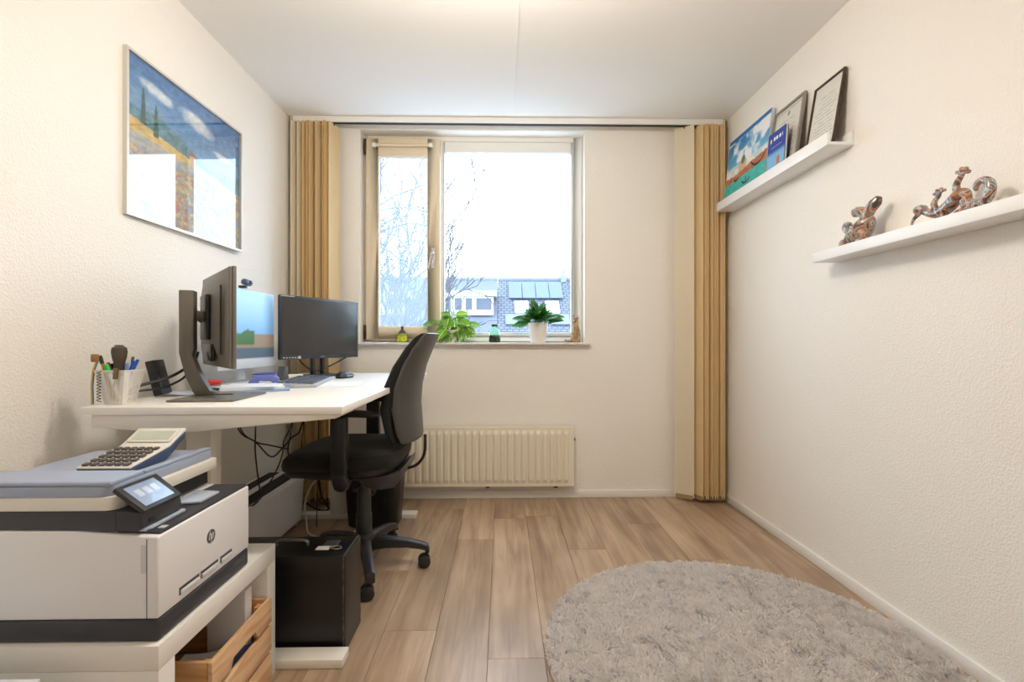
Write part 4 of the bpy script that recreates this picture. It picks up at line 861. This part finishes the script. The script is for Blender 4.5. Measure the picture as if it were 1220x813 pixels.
# ================================================================== LEDGES ON THE OTHER WALL
LW = mat('ledge_white', (240, 240, 240), .35)
def ledge(label, y0, y1, z0, xf, lip, pl=.014):
    t = thing('picture_ledge', label, 'shelf', (XR, (y0 + y1) / 2, z0))
    MB().prism([(xf, z0), (XR - .0005, z0), (XR - .0005, z0 + lip + .004), (XR - .012, z0 + lip + .004), (XR - .012, z0 + pl), (xf + .012, z0 + pl), (xf + .012, z0 + lip), (xf, z0 + lip)], 'y', y0, y1).build('ledge_board', LW, t, .0015); return t
ledge('upper white picture ledge holding canvas and frames', 2.015, 3.075, 1.874, 1.36, .054)
ledge('lower white ledge holding the two glazed lizard figurines', .95, 2.115, 1.394, 1.36, .041, .036)
ZL = 1.874 + .0145
def leaning(name, label, cat, y0, y1, h, xb, xt, thick, z=ZL):
    """an upright slab standing in the ledge, its top resting against the wall; local x runs towards the room, y along the wall"""
    ang = math.atan2(xt - xb, h); t = thing(name, label, cat, (xb, (y0 + y1) / 2, z)); t.rotation_euler = (0, ang, 0); return t, (y1 - y0)
def venice(u, v):
    v = (v - .12) / .88
    n = fbm(u, v, 7, 2); n2 = fbm(u, v, 30, 7); c = mixc((120, 190, 224), (36, 112, 178), (v - .45) / .5); c = mixc(c, (236, 240, 244), np.clip((fbm(u, v, 5, 13) - .42) * 5, 0, 1) * (v < .93))
    c = mixc(c, (240, 226, 210), ((v < .5)).astype(float) * .6)
    top = .34 + .10 * np.clip((u - .35) * 1.4, 0, 1) + .03 * (smoothnoise(u, u * 0, 22, 3) - .5); c = mixc(c, mixc((150, 78, 52), (208, 146, 104), n2), ((v > .22) & (v < top)).astype(float))
    d = ((u - .43) / .10) ** 2 + ((v - .44) / .10) ** 2; c = mixc(c, (214, 178, 140), ((d < 1) & (v > .3)).astype(float)); c = mixc(c, (112, 130, 120), ((((u - .43) / .05) ** 2 + ((v - .52) / .07) ** 2 < 1)).astype(float)); c = mixc(c, (90, 112, 100), ((np.abs(u - .43) < .008) & (v > .5) & (v < .68)).astype(float))
    w = mixc((46, 160, 150), (92, 196, 184), n2); c = mixc(c, w, (v < .235 + .03 * u).astype(float))
    for gx, gy, gl in ((.55, .10, .10), (.80, .28, .16), (.30, .23, .06)): c = mixc(c, (46, 34, 40), ((np.abs(v - gy - .6 * (u - gx) ** 2 / gl) < .016) & (np.abs(u - gx) < gl)).astype(float))
    c = mixc(c, (50, 40, 44), ((np.abs(u - .55) < .012) & (v > .1) & (v < .2)).astype(float)); return c
cv, L = leaning('canvas_print', 'bright canvas print of domed buildings above turquoise water', 'canvas', 2.592, 3.07, .425, 1.400, 1.449, .02)
MB().box((.0, -L / 2, 0), (.020, L / 2, .425)).build('canvas_block', mat('canvas_edge', (200, 206, 210), .8), cv, .002, local=True)
print_panel('canvas_face', (-.0006, L / 2, .001), (0, -L, 0), (0, 0, .423), venice, 150, 130, attr_mat('print_ink'), cv, local=True)
def cert(seed, crest):
    def f(u, v):
        c = np.zeros(u.shape + (3,)) + np.array((230, 227, 216)); r_ = np.random.default_rng(seed)
        for k in range(13):
            y = .80 - k * .052; a, b = r_.uniform(.1, .25), r_.uniform(.7, .9); dash = smoothnoise(u, u * 0 + k, 40, seed + k) > .32
            c = mixc(c, (178, 174, 164), ((np.abs(v - y) < .008) & (u > a) & (u < b) & dash).astype(float) * .7)
        if crest: c = mixc(c, (150, 140, 120), (((u - .5) / .05) ** 2 + ((v - .90) / .035) ** 2 < 1).astype(float)); c = mixc(c, (176, 168, 146), (np.maximum(np.abs(u - .5) / .44, np.abs(v - .5) / .46) > .99).astype(float) * (np.maximum(np.abs(u - .5) / .45, np.abs(v - .5) / .47) < 1.))
        return c
    return f
def framed(label, y0, y1, h, xb, xt, fw, m, fn, thick):
    t, L = leaning('framed_certificate', label, 'certificate', y0, y1, h, xb, xt, thick)
    fr = MB()
    for a, b in (((-thick, -L / 2, 0), (0, -L / 2 + fw, h)), ((-thick, L / 2 - fw, 0), (0, L / 2, h)), ((-thick, -L / 2 + fw, 0), (0, L / 2 - fw, fw)), ((-thick, -L / 2 + fw, h - fw), (0, L / 2 - fw, h))): fr.box(a, b)
    fr.build('frame', m, t, local=True); BOX('backing', (-.004, -L / 2 + fw, fw), (-.001, L / 2 - fw, h - fw), mat('backing_board'), t, local=True)
    print_panel('document', (-.005, L / 2 - fw, fw), (0, -(L - 2 * fw), 0), (0, 0, h - 2 * fw), fn, 90, 120, attr_mat('print_ink'), t, local=True)
    BOX('glazing', (-.009, -L / 2 + fw, fw), (-.0075, L / 2 - fw, h - fw), glass_mat('frame_glass', (1, 1, 1), .8), t, local=True); return t
framed('certificate in a pale grey frame behind the blue book', 2.315, 2.575, .372, 1.412, 1.466, .014, mat('grey_frame', (150, 142, 130), .4, .3), cert(3, True), .012)
framed('certificate in a thin dark brown frame at the ledge end', 2.045, 2.245, .335, 1.412, 1.468, .008, mat('brown_frame', (62, 46, 36), .4), cert(9, False), .012)
bk, L = leaning('paperback_book', 'blue paperback book propped before the grey framed certificate', 'book', 2.365, 2.52, .232, 1.376, 1.392, .012)
def cover(u, v):
    c = mixc((120, 178, 216), (40, 66, 150), (v - .5) / .1); c = mixc(c, (232, 214, 120), (((u - .18) / .05) ** 2 + ((v - .83) / .05) ** 2 < 1).astype(float)); c = mixc(c, (232, 236, 244), ((np.abs(v - .84) < .035) & (u > .28) & (u < .86) & (smoothnoise(u, v * 0, 22, 2) > .35)).astype(float))
    c = mixc(c, (214, 222, 232), ((np.abs(v - .66) < .012) & (u > .2) & (u < .8)).astype(float) * .5); c = mixc(c, (190, 110, 80), (((u - .66) / .10) ** 2 + ((v - .33) / .10) ** 2 < 1).astype(float)); c = mixc(c, (236, 238, 240), ((v < .2) & (u < .75) & (fbm(u, v, 9, 3) > .5)).astype(float)); c = mixc(c, (40, 60, 140), ((v < .2) & (u < .75) & (fbm(u, v, 9, 3) < .42)).astype(float)); return c
MB().box((0, -L / 2, 0), (.0015, L / 2, .232)).box((.0125, -L / 2, 0), (.014, L / 2, .232)).box((0, L / 2 - .0015, 0), (.014, L / 2, .232)).build('cover', mat('book_navy', (36, 54, 110), .4), bk, local=True)
BOX('pages', (.0016, -L / 2 + .003, .002), (.0124, L / 2 - .002, .230), PAPER, bk, local=True)
print_panel('cover_print', (-.0005, L / 2, .0), (0, -L, 0), (0, 0, .232), cover, 60, 80, attr_mat('print_ink'), bk, local=True)
# glazed figurines
def glaze(name, cols):
    m = mat(name, (150, 120, 90), .18, coat=.6); nt = m.node_tree; b = nt.nodes['Principled BSDF']; tc = nt.nodes.new('ShaderNodeTexCoord')
    n = nt.nodes.new('ShaderNodeTexNoise'); n.inputs['Scale'].default_value = 15; n.inputs['Detail'].default_value = 1; n.inputs['Distortion'].default_value = 2.2; nt.links.new(tc.outputs['Object'], n.inputs['Vector'])
    r = nt.nodes.new('ShaderNodeValToRGB'); r.color_ramp.interpolation = 'CONSTANT'; el = r.color_ramp.elements
    for k, (p, c) in enumerate(cols):
        e = el[k] if k < 2 else el.new(p); e.position = p; e.color = (*rgb(*c), 1)
    nt.links.new(n.outputs['Fac'], r.inputs[0]); nt.links.new(r.outputs[0], b.inputs['Base Color']); return m
GZ = glaze('mosaic_glaze', [(0, (74, 62, 60)), (.37, (158, 104, 72)), (.42, (196, 148, 110)), (.455, (104, 110, 122)), (.50, (176, 182, 190)), (.55, (126, 122, 76)), (.59, (172, 104, 72)), (.64, (92, 84, 90))])
def remesh(o, vox):
    md = o.modifiers.new('r', 'REMESH'); md.mode = 'VOXEL'; md.voxel_size = vox; md.use_smooth_shade = True
    s = o.modifiers.new('s', 'SMOOTH'); s.factor = .5; s.iterations = 2
    dg = bpy.context.evaluated_depsgraph_get(); me = bpy.data.meshes.new_from_object(o.evaluated_get(dg)); o.modifiers.clear(); o.data = me
def fan(mb, p, d, spread, ln, r, n=4):
    d = Vector(d).normalized(); s = d.cross(Vector((1, 0, 0))); s = s.normalized() if s.length > .1 else Vector((0, 1, 0))
    for k in range(n):
        a = (k / (n - 1) - .5) * spread; q = Vector(p) + (d * math.cos(a) + s * math.sin(a)) * ln; mb.tube([p, Vector(p).lerp(q, .6) + Vector((-.003, 0, 0)), q], [r, r * .9, r * 1.2], 7); mb.ball(q, r * 1.5, 8)
Z2 = 1.394 + .037; X2 = 1.405
# lizard with a curled tail: head low towards the window, tail coil towards the camera
lz = MB()
lz.tube([(X2, 1.60, Z2 + .062), (X2, 1.575, Z2 + .045), (X2, 1.54, Z2 + .034), (X2, 1.505, Z2 + .048), (X2, 1.475, Z2 + .078), (X2, 1.455, Z2 + .080), (X2, 1.445, Z2 + .055)], [.012, .016, .020, .021, .019, .016, .012], 12, smooth=4)
lz.ball((X2 - .005, 1.605, Z2 + .066), (.020, .024, .019), 12); lz.tube([(X2, 1.61, Z2 + .06), (X2 - .01, 1.628, Z2 + .035), (X2 - .012, 1.634, Z2 + .012)], [.010, .006, .004], 8)
lz.tube([(X2, 1.55, Z2 + .045), (X2 - .005, 1.555, Z2 + .075), (X2 + .005, 1.545, Z2 + .105)], [.011, .009, .007], 8, smooth=3); fan(lz, (X2 + .005, 1.545, Z2 + .105), (0, .1, 1), 2.2, .020, .0045)
lz.tube([(X2, 1.475, Z2 + .085), (X2 - .004, 1.478, Z2 + .115), (X2, 1.462, Z2 + .148)], [.012, .010, .008], 8, smooth=3); fan(lz, (X2, 1.462, Z2 + .148), (0, -.3, 1), 2.4, .020, .005)
lz.tube([(X2, 1.53, Z2 + .03), (X2 - .01, 1.52, Z2 + .010), (X2 - .015, 1.49, Z2 + .006)], [.012, .010, .006], 8)
tl = [(X2, 1.455, Z2 + .055), (X2, 1.445, Z2 + .03)] + [(X2 - .002, 1.405 + (.047 - .0045 * k) * math.cos(R(215 + 42 * k)) * -1 * -1, Z2 + .075 + (.060 - .006 * k) * math.sin(R(215 + 42 * k))) for k in range(9)]
lz.tube([(x, y if i < 2 else 2 * 1.405 - y, z) for i, (x, y, z) in enumerate(tl)], [.014, .016, .017, .016, .015, .014, .013, .012, .010, .008, .005], 10, smooth=3)
lz.ball((X2, 1.455, Z2 + .012), (.022, .032, .014), 12)
lz.v = [(x, y, Z2 + .001 + max(0, z - Z2) * .86) for x, y, z in lz.v]
o = lz.build('lizard_figurine', GZ, smooth=True); remesh(o, .0024); tag(o, 'glazed lizard figurine with a coiled tail on the lower ledge', 'figurine', 'glazed figurines on the lower ledge')
o.data.materials.clear(); o.data.materials.append(GZ)
fg = MB(); yc = 1.875
fg.tube([(X2, yc + .085, Z2 + .018), (X2, yc + .055, Z2 + .035), (X2, yc + .01, Z2 + .055), (X2, yc - .02, Z2 + .085), (X2, yc - .03, Z2 + .11)], [.018, .030, .042, .034, .018], 14, smooth=4)
fg.ball((X2 - .004, yc + .088, Z2 + .018), (.018, .026, .016), 12)
fg.tube([(X2, yc - .02, Z2 + .095), (X2, yc - .035, Z2 + .13), (X2 + .004, yc - .062, Z2 + .158), (X2 + .004, yc - .078, Z2 + .178)], [.017, .022, .022, .010], 10, smooth=3)
fg.tube([(X2, yc - .015, Z2 + .10), (X2 - .006, yc - .005, Z2 + .135), (X2 - .006, yc + .025, Z2 + .142), (X2, yc + .035, Z2 + .125)], [.014, .021, .020, .010], 10, smooth=3)
fg.tube([(X2 - .01, yc + .045, Z2 + .05), (X2 - .014, yc + .075, Z2 + .082), (X2 - .012, yc + .070, Z2 + .10), (X2 - .01, yc + .05, Z2 + .095)], [.014, .014, .012, .008], 10, smooth=3)
fg.tube([(X2 - .012, yc - .01, Z2 + .06), (X2 - .018, yc - .03, Z2 + .03), (X2 - .015, yc - .015, Z2 + .008)], [.018, .014, .009], 10, smooth=3); fan(fg, (X2 - .015, yc - .012, Z2 + .006), (0, 1, 0), 1.6, .022, .005)
fan(fg, (X2 - .005, yc + .10, Z2 + .014), (0, 1, .3), 2.0, .020, .0055)
fg.v = [(x, y, Z2 + .001 + max(0, z - Z2) * .90) for x, y, z in fg.v]
o = fg.build('frog_figurine', GZ, smooth=True); remesh(o, .0024); tag(o, 'glazed crouching figurine with a raised hind limb on the lower ledge', 'figurine', 'glazed figurines on the lower ledge')
o.data.materials.clear(); o.data.materials.append(GZ)

# ================================================================== ON THE WINDOW SILL
SY = 3.285
b1 = thing('small_bottle', 'small yellow green bottle with dark stopper on the sill', 'bottle', (-.675, SY, SILL))
MB().lathe([(.030, 0), (.033, .004), (.033, .050), (.028, .060)], (-.675, SY, SILL), 20).build('bottle_body', mat('olive_glass', (128, 150, 30), .15), b1, smooth=True)
MB().lathe([(.0335, .008), (.0338, .009), (.0338, .044), (.0335, .045)], (-.675, SY, SILL), 20, cap=False).build('bottle_label', mat('lime_label', (196, 206, 40), .5, var=.4, vscale=60), b1, smooth=True)
MB().lathe([(.028, .0605), (.022, .075), (.014, .082), (.008, .09)], (-.675, SY, SILL), 14).build('stopper', mat('dark_cork', (62, 44, 34), .6), b1, smooth=True)
MB().ball((-.675, SY, SILL + .1), .010, 10).build('stopper_knob', mat('dark_cork'), b1, smooth=True)
jr = thing('terrarium_jar', 'green glass jar with dark soil and cap on the sill', 'jar', (-.055, SY, SILL))
MB().lathe([(.032, 0), (.040, .006), (.039, .04), (.030, .075), (.018, .098), (.018, .108)], (-.055, SY, SILL), 24).build('jar_glass', glass_mat('green_glass', (.62, .85, .70), 1., .18, (.5, .8, .6)), jr, smooth=True)
MB().lathe([(.030, .002), (.037, .008), (.036, .040), (.030, .050)], (-.055, SY, SILL), 20).build('soil', mat('dark_soil', (42, 30, 24), .9, bump=1, bscale=120), jr, smooth=True)
MB().lathe([(.019, .1085), (.021, .111), (.021, .122), (.017, .124)], (-.055, SY, SILL), 18).build('jar_cap', mat('cap_grey', (64, 62, 60), .5), jr, smooth=True)
def leaf_mesh(name, L, W, droop, fold, m, tip=1.0):
    mb = MB(); n = 8; vs = []; fs = []
    for i in range(n + 1):
        t = i / n; x = L * t; w = W * .5 * math.sin(math.pi * min(1, t ** .8)) ** .75 * (1 - .2 * t * tip) + .0004; z = -droop * t * t
        vs += [(x, -w, z + fold * w), (x, -w * .5, z + fold * w * .3), (x, 0, z), (x, w * .5, z + fold * w * .3), (x, w, z + fold * w)]
    for i in range(n):
        for j in range(4): a = i * 5 + j; fs.append((a, a + 1, a + 6, a + 5))
    mb.add(vs, fs); me = mb.mesh(name, smooth=True, fix=False); me.materials.append(m); return me
def leaf_mat(name, base, mid, dark, freq):
    m = mat(name, base, .38); nt = m.node_tree; b = nt.nodes['Principled BSDF']; L_ = nt.links.new; tc = nt.nodes.new('ShaderNodeTexCoord'); sp = nt.nodes.new('ShaderNodeSeparateXYZ'); L_(tc.outputs['Object'], sp.inputs[0])
    ab = nt.nodes.new('ShaderNodeMath'); ab.operation = 'ABSOLUTE'; L_(sp.outputs['Y'], ab.inputs[0])
    k = nt.nodes.new('ShaderNodeMath'); k.operation = 'MULTIPLY_ADD'; k.inputs[1].default_value = -.9; L_(ab.outputs[0], k.inputs[0]); L_(sp.outputs['X'], k.inputs[2])
    s = nt.nodes.new('ShaderNodeMath'); s.operation = 'MULTIPLY'; s.inputs[1].default_value = freq; L_(k.outputs[0], s.inputs[0]); si = nt.nodes.new('ShaderNodeMath'); si.operation = 'SINE'; L_(s.outputs[0], si.inputs[0])
    r = nt.nodes.new('ShaderNodeValToRGB'); r.color_ramp.elements[0].position = .25; r.color_ramp.elements[0].color = (*rgb(*base), 1); r.color_ramp.elements[1].position = .6; r.color_ramp.elements[1].color = (*rgb(*dark), 1); L_(si.outputs[0], r.inputs[0])
    lt_ = nt.nodes.new('ShaderNodeMath'); lt_.operation = 'LESS_THAN'; lt_.inputs[1].default_value = .0028; L_(ab.outputs[0], lt_.inputs[0])
    mx = nt.nodes.new('ShaderNodeMix'); mx.data_type = 'RGBA'; L_(lt_.outputs[0], mx.inputs[0]); L_(r.outputs[0], mx.inputs[6]); mx.inputs[7].default_value = (*rgb(*mid), 1)
    oi = nt.nodes.new('ShaderNodeObjectInfo'); hv = nt.nodes.new('ShaderNodeHueSaturation'); mr = nt.nodes.new('ShaderNodeMapRange'); mr.inputs[3].default_value = .65; mr.inputs[4].default_value = 1.3; L_(oi.outputs['Random'], mr.inputs[0]); L_(mr.outputs[0], hv.inputs['Value']); L_(mx.outputs[2], hv.inputs['Color'])
    L_(hv.outputs[0], b.inputs['Base Color'])
    tr = nt.nodes.new('ShaderNodeBsdfTranslucent'); L_(hv.outputs[0], tr.inputs[0]); ms = nt.nodes.new('ShaderNodeMixShader'); ms.inputs[0].default_value = .35; out = nt.nodes['Material Output']; L_(b.outputs[0], ms.inputs[1]); L_(tr.outputs[0], ms.inputs[2]); L_(ms.outputs[0], out.inputs[0]); return m
LF1 = leaf_mat('prayer_leaf', (136, 186, 66), (206, 226, 130), (66, 128, 34), 420); LF2 = leaf_mat('glossy_leaf', (56, 120, 44), (110, 160, 70), (40, 96, 36), 300)
STEM = mat('green_stem', (92, 128, 58), .6)
def plant(name, label, x, y, pot_prof, potm, soilz, leaves, meshes, group=None):
    t = thing(name, label, 'potted plant', (x, y, SILL))
    MB().lathe(pot_prof, (x, y, SILL), 28).build('pot', potm, t, smooth=True)
    MB().lathe([(.03, soilz - .012), (pot_prof[-4][0] * .86, soilz - .004), (pot_prof[-4][0] * .84, soilz), (.01, soilz + .004)], (x, y, SILL), 20).build('soil', mat('dark_soil'), t, smooth=True)
    for az, r_, z, el, k, roll, sc in leaves:
        ca_, sa = math.cos(az), math.sin(az); p = Vector((r_ * ca_, r_ * sa * .55, z)); q = Vector((.012 * ca_, .012 * sa, soilz - .002))
        mb = MB(); mb.tube([q, q.lerp(p, .5) + Vector((0, 0, .02)), p], .0016, 5, smooth=3); mb.build('stem', STEM, t, smooth=True, local=True)
        inst('leaf', meshes[k], t, p, (roll + R(48) * ca_, -el, az), (sc, sc, sc))
rnd = random.Random(4)
lm1 = [leaf_mesh('leaf', .100, .070, .030, .12, LF1), leaf_mesh('leaf', .088, .062, .018, .15, LF1)]
lv = []
for k in range(44):
    az = rnd.uniform(0, 6.283); az = math.atan2(math.sin(az) * .9, math.cos(az) * 1.0); ring_ = k % 3
    lv.append((az, (.085, .055, .02)[ring_] * rnd.uniform(.8, 1.25), (.092, .140, .175)[ring_] + rnd.uniform(-.012, .012), R((-42, -14, 8)[ring_] + rnd.uniform(-15, 15)), k % 2, R(rnd.uniform(-25, 25)), rnd.uniform(.75, 1.05)))
lv += [(R(-90 + 24 * q), .05 + .01 * (q % 2), .12 + .02 * (q % 3), R(-50 - 6 * (q % 2)), q % 2, 0, 1.) for q in range(-3, 4)]
lv += [(R(180), .13, .120, R(10), 0, 0, .8), (R(172), .10, .145, R(-8), 1, R(20), .8), (R(-100), .06, .105, R(-62), 0, 0, 1.05), (R(-75), .07, .100, R(-68), 0, 0, 1.05), (R(-125), .06, .11, R(-60), 0, 0, .95), (R(2), .10, .12, R(5), 0, 0, .9), (R(-25), .09, .105, R(-25), 1, 0, 1.)]
plant('prayer_plant', 'low spreading potted plant with light green patterned leaves behind the chair back', -.335, 3.285, [(.048, 0), (.052, .004), (.062, .075), (.065, .078), (.065, .084), (.060, .084), (.056, .07), (.05, .06)], mat('white_ceramic', (232, 234, 234), .25), .072, lv, lm1)
lm2 = [leaf_mesh('leaf', .095, .060, .012, .28, LF2, .6), leaf_mesh('leaf', .112, .056, .020, .25, LF2, .6)]
lv = []
for k in range(54):
    az = rnd.uniform(0, 6.283); ring_ = k % 3
    lv.append((az, (.050, .034, .014)[ring_] * rnd.uniform(.8, 1.2), (.145, .160, .175)[ring_] + rnd.uniform(-.012, .016), R((14, 38, 60)[ring_] + rnd.uniform(-14, 14)), k % 2, R(rnd.uniform(-30, 30)), rnd.uniform(.75, 1.05)))
lv += [(R(178), .055, .15, R(12), 1, 0, 1.1), (R(184), .06, .135, R(-8), 1, 0, 1.1), (R(170), .05, .14, R(-22), 0, 0, 1.0), (R(2), .07, .155, R(16), 1, 0, 1.05), (R(-6), .065, .145, R(8), 1, 0, 1.0), (R(130), .015, .19, R(70), 1, 0, 1.1)]
pot2 = [(.050, 0), (.052, .003)] + [(.0525 + .0012 * k, .006 + .0095 * k + .002) for k in range(12)] + [(.067, .124), (.067, .132), (.062, .132), (.058, .118), (.05, .11)]
plant('leafy_pot_plant', 'upright potted plant with glossy dark green leaves in a white ribbed pot', .238, 3.285, pot2, mat('white_pot', (236, 234, 232), .4), .118, lv, lm2)
wd = MB(); wx = .492
WOOD = mat('carved_wood', (172, 144, 112), .5, var=.45, vscale=45)
wd.loft([superring(wx + dx, SY, SILL + z, a, b, 2.4, 20) for z, a, b, dx in ((.0, .030, .026, 0), (.02, .034, .028, 0), (.05, .031, .026, .002), (.085, .026, .022, .004), (.108, .019, .017, .002), (.118, .016, .015, 0), (.128, .021, .020, -.002), (.15, .023, .021, -.003), (.165, .018, .017, -.002), (.172, .008, .008, 0))])
for s in (-1, 1): wd.tube([(wx + s * .014, SY, SILL + .162), (wx + s * .017, SY, SILL + .186)], [.008, .003], 8)
wd.ball((wx - .012, SY - .022, SILL + .142), (.011, .012, .009), 10); wd.tube([(wx - .012, SY - .024, SILL + .09), (wx - .024, SY - .032, SILL + .04), (wx - .024, SY - .036, SILL + .006)], [.010, .009, .011], 8, smooth=3); wd.tube([(wx + .016, SY - .022, SILL + .09), (wx + .020, SY - .032, SILL + .04), (wx + .018, SY - .036, SILL + .006)], [.010, .009, .011], 8, smooth=3)
wd.tube([(wx - .024, SY - .01, SILL + .012), (wx - .050, SY - .02, SILL + .010), (wx - .068, SY - .024, SILL + .012), (wx - .074, SY - .022, SILL + .022)], [.011, .010, .009, .006], 8, smooth=3)
o = wd.build('carved_cat', WOOD, smooth=True); remesh(o, .0026); o.data.materials.clear(); o.data.materials.append(WOOD); tag(o, 'carved wooden animal figure sitting at the end of the sill', 'figurine')

# ================================================================== RUG
rug = thing('round_rug', 'round light grey shaggy rug on the plank floor', 'rug', (.79, 1.60, 0)); RR = .645
MB().lathe([(RR - .01, 0.0005), (RR, .004), (RR, .010), (RR - .012, .016), (.01, .016)], (.79, 1.60, 0), 96).build('rug_base', mat('rug_backing', (205, 200, 196), .95), rug, smooth=True)
N = 110000; rr_ = np.sqrt(RNG.random(N)) * (RR - .002); aa = RNG.random(N) * 2 * np.pi; bx, by = rr_ * np.cos(aa), rr_ * np.sin(aa)
# denser tufts where the camera sees them close; lean follows a soft flow field so that the pile parts into clumps
f1 = fbm(bx + 2, by + 2, 9, 61) * 6; f2 = fbm(bx + 2, by + 2, 38, 71) * 10; th_ = f1 + f2 + RNG.normal(0, .5, N); lean = .008 + .010 * RNG.random(N); hgt = .013 + .010 * fbm(bx + 2, by + 2, 45, 81) + .004 * RNG.random(N)
lx, lyy = lean * np.cos(th_), lean * np.sin(th_); wv = .0026 + .0016 * RNG.random(N); wa = RNG.random(N) * np.pi; wx_, wy_ = wv * np.cos(wa), wv * np.sin(wa)
V = np.zeros((N, 5, 3)); z0 = .013
V[:, 0] = np.stack([bx - wx_, by - wy_, np.full(N, z0)], 1); V[:, 1] = np.stack([bx + wx_, by + wy_, np.full(N, z0)], 1)
V[:, 2] = np.stack([bx + wx_ * .9 + lx * .35, by + wy_ * .9 + lyy * .35, z0 + hgt * .7], 1); V[:, 3] = np.stack([bx - wx_ * .9 + lx * .35, by - wy_ * .9 + lyy * .35, z0 + hgt * .7], 1)
V[:, 4] = np.stack([bx + lx, by + lyy, z0 + hgt], 1)
ids = np.arange(N)[:, None] * 5; F = np.concatenate([ids + [0, 1, 2], ids + [0, 2, 3], ids + [3, 2, 4]], 0)
me = bpy.data.meshes.new('pile'); me.vertices.add(N * 5); me.vertices.foreach_set('co', V.reshape(-1).astype(np.float32)); me.loops.add(len(F) * 3); me.loops.foreach_set('vertex_index', F.reshape(-1).astype(np.int32)); me.polygons.add(len(F)); me.polygons.foreach_set('loop_start', (np.arange(len(F)) * 3).astype(np.int32)); me.update(calc_edges=True); me.validate()
PM = mat('grey_pile', (236, 231, 228), .95, var=.10, vscale=22); nt = PM.node_tree; tr = nt.nodes.new('ShaderNodeBsdfTranslucent'); tr.inputs[0].default_value = (*rgb(238, 234, 231), 1); ms = nt.nodes.new('ShaderNodeMixShader'); ms.inputs[0].default_value = .5
nt.links.new(nt.nodes['Principled BSDF'].outputs[0], ms.inputs[1]); nt.links.new(tr.outputs[0], ms.inputs[2]); nt.links.new(ms.outputs[0], nt.nodes['Material Output'].inputs[0]); me.materials.append(PM); o = bpy.data.objects.new('pile', me); COL.objects.link(o); o.parent = rug; o['kind'] = 'stuff'
